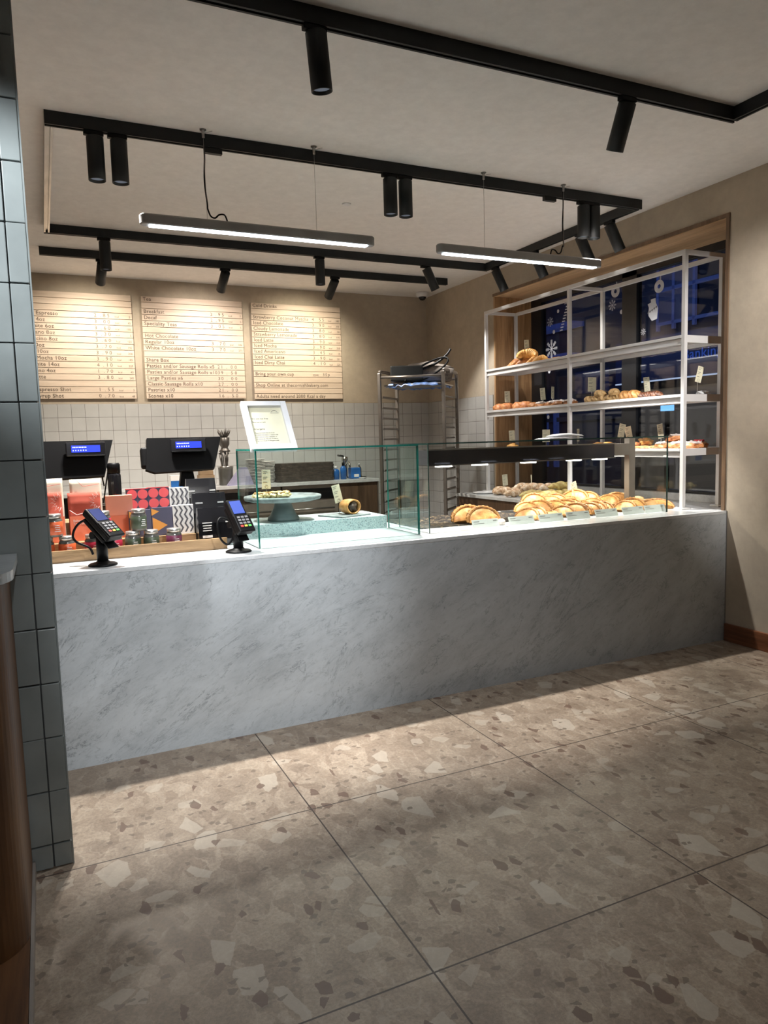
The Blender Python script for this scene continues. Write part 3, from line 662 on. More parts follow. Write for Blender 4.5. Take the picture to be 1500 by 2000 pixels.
for i, (a, b, lb) in enumerate(((-2.12, -1.48, 'black and steel under-counter oven beside the wood cabinet'), (-2.80, -2.14, 'black and steel under-counter oven behind the cake stand'), (-3.5, -2.82, 'black and steel under-counter oven behind the card terminals'))):
    o = thing('oven', lb, 'oven', ((a+b)/2, 3.86, .30), group='under-counter ovens'); hw = (b-a)/2
    MB().b2(-hw, hw, .0, .085, 0, .755).build('body', 'taupe_steel', o)
    MB().b2(-hw+.02, hw-.02, -.006, .0, .60, .72).build('control_panel', 'oven_glass', o)
    dd = MB().b2(-hw+.01, hw-.01, -.012, -.0065, .08, .56).build('door', 'taupe_steel', o)
    MB().b2(-hw+.07, hw-.07, -.016, -.0125, .14, .42).build('door_glass', 'oven_glass', dd)
    MB().cyl((-hw+.06, -.04, .50), (hw-.06, -.04, .50), .009, seg=10).build('handle', 'steel', dd)

# ------------------------------------------------------------------ glass display cases
def pane(mb_args, name, parent, mat, edge, ax):
    """pane with coloured edges; ax = thin axis"""
    x0, x1, y0, y1, z0, z1 = mb_args
    m = MB().b2(*mb_args); o = m.build(name, [mat, edge], parent)
    for p in o.data.polygons: p.material_index = 0 if abs(p.normal[ax]) > .9 else 1
    return o
g1 = thing('glass_display_case', 'open backed green edged glass case around the cake stand', 'display case', (-2.89, .2, CT))
Z = .535; hw = .499
pane((-hw, hw, 0, .010, 0, Z), 'front_pane', g1, 'g_case', 'g_edge', 1)
pane((-hw, -hw+.010, .0105, .43, 0, Z), 'side_pane', g1, 'g_case', 'g_edge', 0); pane((hw-.010, hw, .0105, .43, 0, Z), 'side_pane', g1, 'g_case', 'g_edge', 0)
pane((-hw, hw, 0, .43, Z+.0003, Z+.0103), 'top_pane', g1, 'g_case', 'g_edge', 2)
g2 = thing('glass_display_case', 'long glass case full of pasties with polished light canopy', 'display case', (-1.345, .2, CT))
hw = .980; Z2 = .54
pane((-hw, hw, 0, .008, 0, Z2), 'front_pane', g2, 'g_clear', 'g_edge_d', 1)
pane((-hw, -hw+.008, .0085, .42, 0, Z2), 'side_pane', g2, 'g_clear', 'g_edge_d', 0); pane((hw-.008, hw, .0085, .42, 0, Z2), 'side_pane', g2, 'g_clear', 'g_edge_d', 0)
pane((-hw, hw, 0, .42, Z2+.0003, Z2+.0083), 'top_pane', g2, 'g_clear', 'g_edge_d', 2)
cp = MB(); cp.b2(-.84, .72, .26, .40, .40, .505, bev=.004); cp = cp.build('light_canopy', 'mirror', g2); cp['label'] = 'dark polished steel canopy with lamps beneath'
MB().b2(-.845, .725, .252, .2595, .498, .508).b2(-.845, .725, .252, .2595, .397, .402).build('canopy_trim', 'steel', cp)
MB().b2(.722, .86, .26, .40, .415, .50).build('canopy_end', 'taupe_steel', g2)
MB().b2(.862, .92, .26, .31, 0, .538).build('support_post', 'taupe_steel', g2)
for x in (-.70, -.42, -.02, .38, .62):
    lm = MB().b2(x-.05, x+.05, .28, .33, .388, .3965).build('case_lamp', 'led_case', cp)
    ld = bpy.data.lights.new('case_beam', 'AREA'); ld.shape = 'RECTANGLE'; ld.size = .10; ld.size_y = .05; ld.energy = CASE_LED; ld.color = (1, .90, .72)
    lo = bpy.data.objects.new('case_beam', ld); C.objects.link(lo); lo.parent = g2; lo.location = (x, .305, .384)

# terrazzo block, cake stand, slate
tag(MB().b2(-3.50, -2.405, .637, 1.04, CT+.0002, CT+.083, bev=.002).build('terrazzo_block', 'terrazzo_blue'), 'pale speckled terrazzo block that carries the cake stand', 'plinth')
BT = CT+.0835
cs = thing('cake_stand', 'grey stone cake stand with a wide rimmed plate', 'cake stand', (-3.06, .80, BT))
MB().lathe([(.001, 0), (.098, 0), (.102, .008), (.098, .022), (.084, .034), (.076, .05), (.060, .085), (.050, .118), (.056, .124), (.001, .124)], seg=48).build('foot', 'stone_grey', cs)
MB().lathe([(.001, .1242), (.20, .1242), (.240, .134), (.246, .150), (.244, .158), (.236, .160), (.228, .150), (.001, .148)], seg=64).build('plate', 'slate', cs)
fz = BT+.149
m = MB()
for k in range(5):
    m.blob((-.10+.045*k, .0, .018), (.07, .085, .042), jit=.5, sd=k, flat=.35, seg=18)
fb = tag(place(m.build('vegetable_slice', 'frit'), (-3.14, .74, fz-.0005), .1), 'browned vegetable traybake slice on the cake stand', 'slice')
m = MB()
for k in range(5): m.blob((-.10+.045*k+.005, 0, .036), (.055, .06, .016), jit=.6, sd=k+9, seg=14, rings=8)
m.build('browned_crust', 'cook', fb)
sl = tag(MB().b2(-.13, .13, -.12, .12, 0, .008, bev=.001).build('slate_board', 'slate'), 'thin square slate board under the filled roll', 'board'); place(sl, (-2.64, .80, BT+.0002), .35)
rl = thing('filled_roll', 'round filled pastry roll with dark filling on the slate', 'pastry', (-2.60, .80, BT+.0085), rz=.25)
m = MB(); n = 28; rings = []
for j, (y, k) in enumerate(((.05, .75), (.045, .95), (.0, 1.05), (-.045, 1.0), (-.050, .93), (-.046, .80), (-.02, .78), (.02, .75))):
    rings.append([(.060*k*cos(2*pi*i/n), y, .052*.95+.050*k*sin(2*pi*i/n)*.98) for i in range(n)])
m.ring_surf(rings); m.build('pastry_crust', 'past', rl)
m = MB(); m.blob((0, -.008, .050), (.092, .085, .080), jit=.6, fr=16, seg=28); m.build('filling', 'filling', rl)
for a in (-.065, .06): pass

# pasties mat, rear ledge
tag(MB().b2(-2.27, -1.30, .42, 1.02, CT+.0002, CT+.006, bev=.001).build('baking_mat', 'mat'), 'black baking mat strewn with crumbs beneath the two left pasties', 'mat')

# ------------------------------------------------------------------ left foreground bar
def rrect(x1, yb, yf, r, xl, n=12):
    p = [(xl, yb), (xl, yf)]
    for k in range(n+1): a = -pi/2+pi/2*k/n; p.append((x1-r+r*cos(a), yf+r+r*sin(a)))
    return p + [(x1, yb)]
br = thing('bar_counter', 'rounded chestnut bar counter with grey marble top at the far left', 'counter', (0, 0, 0))
MB().prism(rrect(-4.56, -.856, -1.405, .13, -6.6), .047, 1.139, smooth=False).build('body', 'drum', br)
mb = MB(); mb.prism(rrect(-4.532, -.856, -1.40, .19, -6.6), 1.14, 1.17); o = mb.build('marble_top', 'marble', br)
bl = thing('low_plinth', 'low chestnut plinth with thin metal edge at bottom left', 'plinth', (0, 0, 0))
MB().b2(-6.6, -4.561, -3.6, -.856, .0005, .0465).build('plinth_board', 'drum_floor', bl)
MB().b2(-4.5595, -4.550, -3.6, -.856, .0005, .046).build('metal_edge', 'taupe_steel', bl)

# ------------------------------------------------------------------ menu boards
PITCH_B = 1.062/17
def menu_board(label, x0, x1, zt, rows, prices):
    t = thing('menu_board', label, 'menu board', (x0, Y1-.0003, zt), group=None)
    w_ = x1-x0
    MB().b2(.02, w_-.02, -.012, -.0002, -1.055, -.005).build('backing_panel', 'board_bg', t)
    m = MB(); rr = random.Random(len(rows))
    for k in range(17):
        z = -k*PITCH_B; e = rr.uniform(-.004, .004)
        m.M = T(w_/2, -.022+rr.uniform(-.001, .001), z-PITCH_B/2+.002) @ RX(rad(-2))
        m.box((e*.3, 0, 0), (w_, .010, PITCH_B-.0045), bev=.0012)
    m.M = I4
    Mt = lambda x, k, dz=0: T(x, -.0292, -k*PITCH_B-PITCH_B*.72+dz) @ RX(pi/2-rad(2))
    for k, s in rows.items(): m.text(s, .054, Mt(.018, k), 1, spacing=1.04, bold=0)
    q = m; q.M = I4
    for k, (pr, kc) in prices.items():
        if pr.startswith('save'):
            m.text('save', .040, Mt(.70, k), 1, bold=0); m.text('30p', .050, Mt(.82, k), 1, bold=0, spacing=1.3)
            q.M = T(.835, -.0274, -k*PITCH_B-PITCH_B/2+.004) @ RX(rad(-2)); q.box((0, 0, 0), (.29, .0016, .044)); q.M = I4
            continue
        big = len(pr) == 5
        xs = w_*.655 if not big else w_*.71
        ln = w_-xs-.004
        q.M = T(xs+ln/2-.008, -.0274, -k*PITCH_B-PITCH_B/2+.004) @ RX(rad(-2)); q.box((0, 0, 0), (ln, .0016, .045)); q.M = I4
        a, b = pr.split('.')
        if big: m.text(a, .052, Mt(xs+.006, k), 1, bold=0, spacing=1.35); m.text(b, .052, Mt(xs+.150, k), 1, bold=0, spacing=1.7); m.text('.', .052, Mt(xs+.10, k), 1, bold=0)
        else:
            m.text(a, .052, Mt(xs+.012, k), 1, bold=0); m.text('.', .052, Mt(xs+.070, k), 1, bold=0); m.text(b, .052, Mt(xs+.098, k), 1, bold=0, spacing=1.55)
            if kc: m.text('kcal', .026, Mt(xs+.212, k), 1, bold=0); m.text(kc, .030, Mt(w_-.016, k), 1, bold=0, align='RIGHT')
    m.build('slats', ['board', 'ink'], t)
    return t
b1 = {0: 'Coffee', 3: 'Double Espresso', 4: 'Piccolo 4oz', 5: 'Flat White 6oz', 6: 'Americano 8oz', 7: 'Cappuccino 8oz', 8: 'Latte 10oz', 9: 'Mocha 10oz', 10: 'White Mocha 10oz', 11: 'Flat White 14oz', 12: 'Babyccino 4oz', 13: 'Chai Latte', 15: 'Extra Espresso Shot', 16: 'Extra Syrup Shot'}
p1 = {3: ('2.85', '5'), 4: ('3.00', '45'), 5: ('3.60', '105'), 6: ('3.30', '5'), 7: ('3.60', '125'), 8: ('3.70', '142'), 9: ('3.90', '208'), 10: ('3.90', '185'), 11: ('4.10', '225'), 12: ('1.70', '43'), 13: ('3.80', '245'), 15: ('1.55', '5'), 16: ('0.70', '48')}
b2 = {0: 'Tea', 2: 'Breakfast', 3: 'Decaf', 4: 'Speciality Teas', 6: 'Hot Chocolate', 7: 'Regular 10oz', 8: 'White Chocolate 10oz', 10: 'Share Box', 11: 'Pasties and/or Sausage Rolls x5', 12: 'Pasties and/or Sausage Rolls x10', 13: 'Large Pasties x6', 14: 'Classic Sausage Rolls x10', 15: 'Pastries x10', 16: 'Scones x10'}
p2 = {2: ('2.95', '5'), 3: ('2.95', '5'), 4: ('3.05', '5'), 7: ('3.70', '246'), 8: ('3.70', '273'), 11: ('21.00', ''), 12: ('39.50', ''), 13: ('30.00', ''), 14: ('27.00', ''), 15: ('21.00', ''), 16: ('16.50', '')}
b3 = {0: 'Cold Drinks', 2: 'Strawberry Coconut Matcha', 3: 'Iced Chocolate', 4: 'Cloudy Lemonade', 5: 'Strawberry Lemonade', 6: 'Iced Latte', 7: 'Iced Mocha', 8: 'Iced Americano', 9: 'Iced Chai Latte', 10: 'Iced Dirty Chai', 12: 'Bring your own cup', 14: 'Shop Online at thecornishbakery.com', 16: 'Adults need around 2000 Kcal a day'}
p3 = {2: ('4.55', '380'), 3: ('3.90', '305'), 4: ('3.80', '90'), 5: ('3.80', '105'), 6: ('3.90', '121'), 7: ('3.90', '220'), 8: ('3.45', '10'), 9: ('3.90', '221'), 10: ('4.10', '225'), 12: ('save', '')}
menu_board('slatted maple menu board at the left listing coffees, partly hidden by the tiled wall', -4.60, -3.495, 3.088, b1, p1)
menu_board('slatted maple menu board headed Tea with share box prices, in the middle', -3.395, -2.33, 3.088, b2, p2)
menu_board('slatted maple menu board headed Cold Drinks at the right', -2.23, -1.165, 3.083, b3, p3)

# ------------------------------------------------------------------ card terminals
def terminal(label, x, y, hz, yaw, tilt, scr, cable):
    t = thing('card_terminal', label, 'card terminal', (x, y, CT), group=None)
    MB().lathe([(.001, 0), (.068, 0), (.069, .006), (.060, .012), (.034, .016), (.030, .022), (.001, .022)], seg=36).build('base', 'black_soft', t)
    MB().cyl((0, 0, .018), (0, 0, hz), .0265, seg=24).build('pole', 'black_soft', t)
    d = MB(); Mx = T(0, 0, hz+.02) @ RZ(yaw) @ RX(tilt); Mx = Mx @ Matrix.Diagonal((1.12, 1.12, 1.12, 1)); d.M = Mx
    d.box((0, 0, -.012), (.070, .150, .022), bev=.006); d.cyl((-.03, 0, -.04), (.03, 0, -.04), .016, seg=14); d.box((0, -.085, -.018), (.055, .05, .006), bev=.002)
    d.build('cradle', 'black_soft', t)
    b = MB(); b.M = Mx; b.box((0, .0, .020), (.082, .185, .036), bev=.009, seg=3); b.box((0, -.05, .038), (.086, .092, .014), bev=.005)
    bd = b.build('handset', 'black_soft', t)
    s = MB(); s.M = Mx; s.box((0, .045, .0385), (.060, .072, .002)); s.build('screen', scr, bd)
    k = MB(); k.M = Mx
    for r in range(4):
        for c in range(3): k.box((-.021+.021*c, -.017-.0165*r, .0462), (.015, .011, .003), mi=(0 if r < 3 else 1+c), bev=.001)
    k.build('keypad', ['key_grey', 'key_red', 'key_yel', 'key_grn'], bd)
    m = MB(); m.tube(cable, .006, 10); m.build('power_cable', 'black_soft', t)
    return t
M['key_grey'] = plain('grey_key', (.16, .16, .17), .5); M['key_red'] = plain('red_key', (.5, .05, .04), .5); M['key_yel'] = plain('yellow_key', (.55, .42, .05), .5); M['key_grn'] = plain('green_key', (.07, .36, .08), .5)
def cat(P, n=6):
    P = [Vector(p) for p in P]; sm = []
    for i in range(len(P)-1):
        p0, p1, p2, p3 = P[max(i-1, 0)], P[i], P[i+1], P[min(i+2, len(P)-1)]
        for k in range(n):
            u = k/n; sm.append(.5*((2*p1)+(p2-p0)*u+(2*p0-5*p1+4*p2-p3)*u*u+(3*p1-p0-3*p2+p3)*u**3))
    return sm+[P[-1]]
terminal('black card terminal on a pole stand turned sideways, in front of the jars', -4.195, .135, .165, rad(38), rad(40), 'dim_scr',
         cat([(-.045, .06, .235), (-.10, .09, .20), (-.125, .09, .15), (-.11, .08, .115), (-.055, .06, .085), (-.04, .05, .05)]))
terminal('black card terminal with lit blue screen on a pole stand beside the glass case', -3.512, .165, .155, rad(18), rad(52), 'blue_scr',
         cat([(-.02, .04, .16), (-.075, .05, .185), (-.10, .03, .15), (-.09, .02, .08), (-.06, .015, .045), (-.035, .01, .06), (-.02, .005, .10)]))

# ------------------------------------------------------------------ tills
def till(label, x, y, z, wd, ht, yaw, side, base_x, disp_x):
    t = thing('till', label, 'till', (x, y, CT), group='black till screens behind the counter', rz=yaw)
    zc = z-CT
    b = MB(); tl = rad(-14)
    b.M = T(0, 0, zc) @ RX(tl)
    b.prism([(-wd/2, -ht/2+.01), (-wd/2+.05, -ht/2-.01), (wd/2-.06, -ht/2), (wd/2, ht/2), (-wd/2+.02, ht/2)], -.0, .05, M=RX(pi/2))
    b.box((-wd/2+.005, .0, -.01), (.05, .06, ht*.62), bev=.012)
    b.build('screen_housing', 'black_soft', t)
    d = MB(); d.M = T(disp_x, -.075, zc+ht*.30) @ RX(rad(-6))
    d.box((0, 0, 0), (.215, .035, .082), bev=.006); dd = d.build('customer_display', 'black_gloss', t)
    s = MB(); s.M = T(disp_x, -.0935, zc+ht*.30+.004) @ RX(rad(-6)); s.box((0, 0, 0), (.155, .002, .040)); s.build('display_window', 'blue_lcd', dd)
    tx = MB(); tx.M = T(disp_x, -.0952, zc+ht*.30+.004) @ RX(rad(-6))
    for r in range(2):
        for k in range(9 if r == 0 else 6): tx.box((-.068+.0085*k*(1.6 if r else 1), 0, .009-.018*r), (.005, .0006, .006))
    tx.build('display_characters', 'lcd_txt', dd)
    n = MB(); n.prism([(-.05, 0), (.05, 0), (.035, .10), (-.035, .10)], -.02, .03, M=T(base_x, .03, zc-ht*.5-.09) @ RX(pi/2)); n.box((base_x, .03, (zc-ht*.5-.09)/2), (.05, .04, zc-ht*.5-.085)); n.box((base_x, .03, .006), (.20, .14, .012), bev=.004)
    n.build('stand', 'black_soft', t)
    return t
till('black till with blue customer display partly behind the tiled wall', -4.265, .985, 1.455, .44, .215, 0, 1, .02, .065)
till('black till with blue customer display at the centre of the counter', -3.635, .985, 1.465, .47, .205, 0, 1, .02, .02)

# ------------------------------------------------------------------ oak tray and riser
tr_ = thing('oak_tray', 'low oak tray holding the jars and gift boxes', 'tray', (0, 0, 0))
MB().b2(-4.9, -3.535, .325, .343, CT+.0002, CT+.062, bev=.001).build('front_board', 'oak_x', tr_)
MB().b2(-4.9, -3.535, .3435, .93, CT+.0002, CT+.010).build('tray_floor', 'oak_x', tr_)
MB().b2(-4.9, -3.668, .520, .93, CT+.0105, CT+.075).build('lower_step', 'oak_x', tr_)
MB().b2(-4.9, -3.668, .66, .93, CT+.0755, CT+.17).build('upper_step', 'oak_x', tr_)
JZ = CT+.0102
def make_jar(lab_mat, kind):
    j = thing('preserve_jar', kind, 'jar', (0, 0, 0), group=None); j.scale = (.93, .93, 1)
    MB().lathe([(.001, 0), (.038, 0), (.043, .006), (.044, .05), (.043, .086), (.036, .097), (.001, .097)], seg=28).build('glass_body', 'jar_glass', j)
    MB().lathe([(.0443, .012), (.0447, .015), (.0447, .078), (.0443, .081)], seg=28).ring_surf([], cap=False) if False else None
    m = MB(); m.ring_surf([[(r*cos(2*pi*i/28), r*sin(2*pi*i/28), z) for i in range(28)] for r, z in ((.0438, .012), (.0449, .013), (.0449, .078), (.0438, .079))], cap=False); lb = m.build('label_band', lab_mat, j)
    t = MB()
    for r, wd in enumerate((.020, .026, .022, .030)):
        for k in range(5):
            a = -pi/2+.25+(k-2)*wd*5; t.box((0, 0, 0), (.0008, wd*.2, .0035), M=T(.0456*cos(a), .0456*sin(a), .060-.010*r) @ RZ(a))
    t.build('label_print', 'paper_w', lb)
    MB().lathe([(.001, .0975), (.039, .0975), (.040, .099), (.040, .114), (.037, .117), (.001, .117)], seg=28).build('lid', 'lid', j)
    return j
jo = make_jar('jam_o', 'orange labelled preserve jar at the far left of the bottom row'); jo.location = (-4.445, .42, JZ)
dup(jo, (-4.345, .42, JZ), label='orange labelled preserve jar standing second from the left in the bottom row')
dup(jo, (-4.400, .42, JZ+.1175), rz=.15, label='orange labelled preserve jar stacked on top of two other orange jars')
jm = make_jar('jam_m', 'magenta labelled preserve jar just left of the sideways card terminal'); jm.location = (-4.220, .42, JZ)
dup(jm, (-4.115, .42, JZ), label='magenta labelled preserve jar just right of the terminal pole')
dup(jm, (-4.165, .425, JZ+.1175), label='magenta labelled preserve jar stacked behind the terminal pole')
jg = make_jar('jam_g', 'dark green labelled preserve jar, left one of the bottom green pair'); jg.location = (-4.020, .42, JZ)
dup(jg, (-3.925, .42, JZ), label='dark green labelled preserve jar, right one of the bottom green pair')
dup(jg, (-3.985, .42, JZ+.1175), rz=.3, label='dark green labelled preserve jar stacked on the green pair')
jp = make_jar('jam_p', 'plum labelled preserve jar alone at the right end of the tray'); jp.location = (-3.805, .42, JZ)

# tea towels in sleeves, gift boxes
def towel(label, x, y, z, w_, h_, yaw, sleeve):
    t = thing('folded_tea_towel', label, 'tea towel', (x, y, z), yaw, group=None, rx=rad(-5))
    def sheet(x0, x1, z0, z1, yy, th, fr, nm, mat, par, wob=.004):
        m = MB(); nx, nz = 10, 12; R = []
        for i in range(nz+1):
            zz = z0+(z1-z0)*i/nz; row = []
            for k in range(nx+1): xx = x0+(x1-x0)*k/nx; row.append((xx, yy+wob*noise.noise(Vector((xx*fr, zz*fr, x*7+yy*90))), zz))
            for k in range(nx, -1, -1): xx = x0+(x1-x0)*k/nx; row.append((xx, yy+th, zz))
            R.append(row)
        m.ring_surf(R); return m.build(nm, mat, par)
    sheet(-w_/2+.015, w_/2, 0, h_, .012, .03, 14, 'cream_fold', 'cream', t)
    c = sheet(-w_/2, w_/2-.01, 0, h_*.78, -.004, .012, 22, 'printed_fold', 'terra', t, .008)
    m = MB(); P = []
    for k in range(15): rr_ = (.052 if k % 2 else .026); a = pi*.5+pi*1.0*k/14; P.append((w_/2-.018+rr_*cos(a), -.016, h_*.62+rr_*1.05*sin(a)))
    m.tube(P, .0013, 5)
    m.tube([(-w_/2+.006, -.016, h_*.50), (-w_/2+.04, -.016, h_*.42), (0, -.016, h_*.45), (w_/2-.03, -.016, h_*.45)], .0013, 5); m.build('line_drawing', 'white_line', c)
    m = MB(); m.tube(cat([(-w_/2+.05, .004, h_-.006), (-w_/2+.075, .004, h_*.90), (0, .004, h_*.88), (w_/2-.01, .004, h_*.91)]), .0012, 5); m.build('stitched_line', 'red_line', t)
    if sleeve:
        s = MB().b2(-w_/2+.004, w_/2-.004, -.022, -.0175, 0, h_*.40).build('card_sleeve', 'coral', t)
        m = MB(); m.text('Bakery', .017, T(-w_/2+.02, -.0225, h_*.31) @ RX(pi/2)); m.text('Tea Towel', .017, T(-w_/2+.02, -.0225, h_*.26) @ RX(pi/2)); m.build('sleeve_lettering', 'white_line', s)
towel('terracotta and cream tea towel in a coral sleeve, next to the sideways terminal', -4.235, .61, CT+.0755, .175, .335, 0, True)
towel('terracotta and cream tea towel at the far left edge beside the tiled wall', -4.425, .60, CT+.0755, .17, .345, .05, True)
gb = thing('coral_gift_box', 'plain coral card box behind the sideways card terminal', 'box', (-4.055, .60, CT+.0755)); 
MB().b2(-.075, .062, 0, .05, 0, .125, bev=.001).build('box_body', 'coral', gb); MB().b2(-.076, .063, -.001, .051, .1255, .235, bev=.001).build('box_lid', 'coral_l', gb)
BW, BH, BD = .112, .155, .05
def gift_box(label, x, y, z, kind, BW=BW, BH=BH):
    t = thing('patterned_gift_box', label, 'gift box', (x, y, z), rx=rad(-3))
    base = {'circles': 'navy', 'triangles': 'navy', 'zigzag': 'paper_w'}[kind]
    b = MB().b2(-BW/2, BW/2, 0, BD, 0, BH, bev=.001).build('box_body', base, t)
    m = MB(); f = lambda p, mi=0, yy=-.0012: m.prism(p, 0, .0008, mi, M=T(0, yy, 0) @ RX(pi/2))
    if kind == 'circles':
        r = BW/4-.001
        for i in range(2):
            for k in range(int(BH/(BW/2))+0):
                cx, cz = -BW/4+i*BW/2, BH-BW/4-k*BW/2
                f([(cx+r*cos(2*pi*a/20), cz+r*sin(2*pi*a/20)) for a in range(20)], 0)
        m.build('printed_circles', 'pink_red', t)
        MB().b2(-BW/2-.002, BW/2+.002, -.002, BD+.002, BH, BH+.004).build('box_edge', 'red', t)
    elif kind == 'triangles':
        f([(-BW/2, BH-.004), (-BW/2, BH*.72), (-BW/2+.042, BH*.86)]); f([(-BW/2+.004, BH*.66), (-BW/2+.004, .012), (BW/2-.030, BH*.36)])
        m.build('printed_triangles', 'amber', t)
    else:
        nz = 4
        for k in range(nz):
            x0 = -BW/2+.006+k*(BW-.02)/(nz-.5); n = 6; hh = BH*.9/n; tw = .010; s = .014
            pl = [(x0+(s if i % 2 else 0), .010+i*hh) for i in range(n+1)]
            f(pl+[(a+tw, b) for a, b in reversed(pl)], 0)
        m.build('printed_zigzags', 'grey_zig', t)
zU = CT+.1702; zL = CT+.0755
gift_box('red circle patterned gift box, left one of the back pair', -3.955, .675, zU, 'circles', .116, .165)
gift_box('red circle patterned gift box, right one of the back pair', -3.838, .675, zU, 'circles', .116, .168)
gift_box('zigzag patterned gift box standing in the back row', -3.722, .675, zU, 'zigzag', .112, .165)
gift_box('navy gift box with amber triangles, left one of the front pair', -3.960, .555, zL, 'triangles', .118, .150)
gift_box('navy gift box with amber triangles, right one of the front pair', -3.842, .555, zL, 'triangles', .114, .158)
gift_box('zigzag patterned gift box standing in the front row', -3.725, .555, zL, 'zigzag', .116, .165)
for i, (x, y, z0, h_, w_, lb) in enumerate(((-3.575, .80, CT+.0102, .365, .18, 'black pouch at the back of the row of three, tallest'), (-3.560, .66, CT+.0102, .285, .20, 'black pouch in the middle of the row of three'), (-3.560, .50, CT+.0102, .21, .205, 'black pouch with white printed label at the front of the three'))):
    t = thing('black_pouch', lb, 'pouch', (x, y, z0)); m = MB()
    m.ring_surf([[(sx*w_/2*k, sy*(.045*q), zz) for sx, sy in ((-1, -1), (1, -1), (1, 1), (-1, 1))] for zz, k, q in ((0, .94, 1), (.03, 1, 1.1), (h_*.6, 1, .95), (h_*.86, .98, .5), (h_, .96, .25))], smooth=False)
    m.build('pouch_body', 'black_gloss', t)
    m = MB(); yy = -.052 if i == 2 else -.03
    if i < 2:
        m.bm.free()
        for a, b in ((-.06, .03), (.065, .025)): MB().box((a, -.030, h_*.80), (b*1.4, .001, .008)).build('printed_mark', 'paper_w', t)
    else:
        for r, (wd, zz) in enumerate(((.055, .128), (.05, .112), (.045, .098), (.05, .084), (.055, .050))): m.box((-.055, -.0497, zz), (wd, .001, .005 if r != 4 else .014))
        m.build('printed_label', 'paper_w', t); MB().box((.06, -.0497, .128), (.022, .001, .008)).build('printed_mark', 'paper_w', t)
# tumbler, trays and small boxes behind the goods
t = thing('black_travel_flask', 'tall black flask standing between the two tills', 'flask', (-4.055, .90, CT+.1702))
MB().lathe([(.001, 0), (.034, 0), (.037, .01), (.038, .17), (.034, .18), (.001, .18)]).build('flask_body', 'black_gloss', t); MB().lathe([(.001, .1805), (.036, .1805), (.036, .215), (.030, .222), (.001, .222)]).build('cap', 'black_soft', t); t.scale = (1, 1, 1.42)
t = tag(MB().tube(cat([(-4.11, .955, 1.30), (-4.12, .94, 1.38), (-4.105, .935, 1.43), (-4.085, .935, 1.40), (-4.10, .94, 1.31), (-4.12, .95, 1.20)]), .004, 8).build('looped_cable', 'black_soft'), 'thin black cable looped behind the flask', 'cable')
t = thing('lid_stack', 'stack of grey cup lids on a brown box, seen between the tills', 'stack', (-3.92, 1.9, CT))

MB().b2(-.15, .19, -.12, .12, 0, .17, bev=.002).build('box', 'walnut', t)
m = MB()
for k in range(6): m.b2(-.17, .19, -.13, .13, .171+.010*k, .178+.010*k, bev=.002)
m.build('lids', 'crock', t)
till_shelf = MB().b2(-.6, .6, -.2, .2, -.95, 0, bev=.003)
o = tag(place(till_shelf.build('side_cabinet', 'walnut'), (-4.0, 1.95, CT-.0003)), 'low wood cabinet behind the tills', 'cabinet')

# ------------------------------------------------------------------ back counter things
bz = BZ+.0003
def stackp(label, x, y, n, r, dz):
    m = MB(); prof = []
    for k in range(n): z = dz*k; prof += [(r*.6, z), (r*.97, z+dz*.35), (r, z+dz*.6), (r*.97, z+dz*.75), (r*.9, z+dz*.85)]
    m.lathe([(.001, 0)]+prof+[(.001, dz*n)], seg=40); return tag(place(m.build('plate_stack', 'crock'), (x, y, bz)), label, 'plates')
stackp('tall stack of pale plates at the left behind the price card', -2.362, 4.02, 17, .105, .0158)
stackp('shorter stack of pale plates next to the dark trays', -2.195, 4.16, 15, .095, .0158)
m = MB(); st_n = 14
for k in range(st_n):
    z = .0148*k; hx = .335+random.uniform(-.006, .004); pp = []
    for i in range(9): a = -pi/2+pi*i/8; pp.append((hx-.05+.05*cos(a), .11*sin(a)))
    for i in range(9): a = pi/2+pi*i/8; pp.append((-hx+.05+.05*cos(a), .11*sin(a)))
    m.prism(pp, z, z+.0125)
tag(place(m.build('serving_tray_stack', 'dark_tray'), (-1.80, 4.04, bz)), 'long stack of dark brown serving trays on the back counter', 'trays')
def bottle(label, x, y, h_, r, col='blue_pl', cap='white'):
    t = thing('cleaning_bottle', label, 'bottle', (x, y, bz))
    MB().lathe([(.001, 0), (r, 0), (r, h_*.65), (r*.5, h_*.8), (.001, h_*.8)], sy=.7).build('bottle_body', col, t); MB().lathe([(.001, h_*.8), (r*.4, h_*.8), (r*.38, h_), (.001, h_)]).build('cap', cap, t)
bottle('blue cleaning bottle left of the tap beside the trays', -1.425, 4.05, .15, .045); bottle('blue bottle with black top just left of the tap', -1.345, 4.02, .19, .035, cap='black_soft')
t = thing('sponge_box', 'blue carton of wipes to the right of the tap', 'carton', (-1.185, 4.06, bz)); MB().b2(-.065, .055, -.05, .05, 0, .125, bev=.01).build('carton', 'blue_pl', t); MB().b2(-.03, .03, -.051, -.0503, .02, .05).build('carton_label', 'paper_w', t)
t = thing('tap', 'dark chrome mixer tap on the back counter between blue bottles', 'tap', (-1.27, 4.15, bz))
MB().lathe([(.001, 0), (.04, 0), (.038, .02), (.030, .025), (.032, .2), (.038, .21), (.038, .25), (.001, .252)], seg=24).build('tap_body', 'chrome', t); MB().tube([(0, 0, .235), (-.03, -.02, .26), (-.10, -.05, .27)], .012, 10).build('lever', 'dark_steel', t); MB().tube(cat([(0, -.03, .16), (0, -.09, .19), (0, -.14, .17), (0, -.15, .13)]), .013, 10).build('spout', 'chrome', t)
bottle('small chrome and brown pump bottle at the right of the tap', -1.11, 4.10, .17, .025, 'pewter', 'chrome')
tag(place(MB().lathe([(.001, 0), (.03, 0), (.045, .012), (.04, .014), (.028, .004), (.001, .004)], seg=28).build('white_dish', 'white'), (-1.16, 3.90, bz)), 'tiny white dish at the counter edge by the blue carton', 'dish')
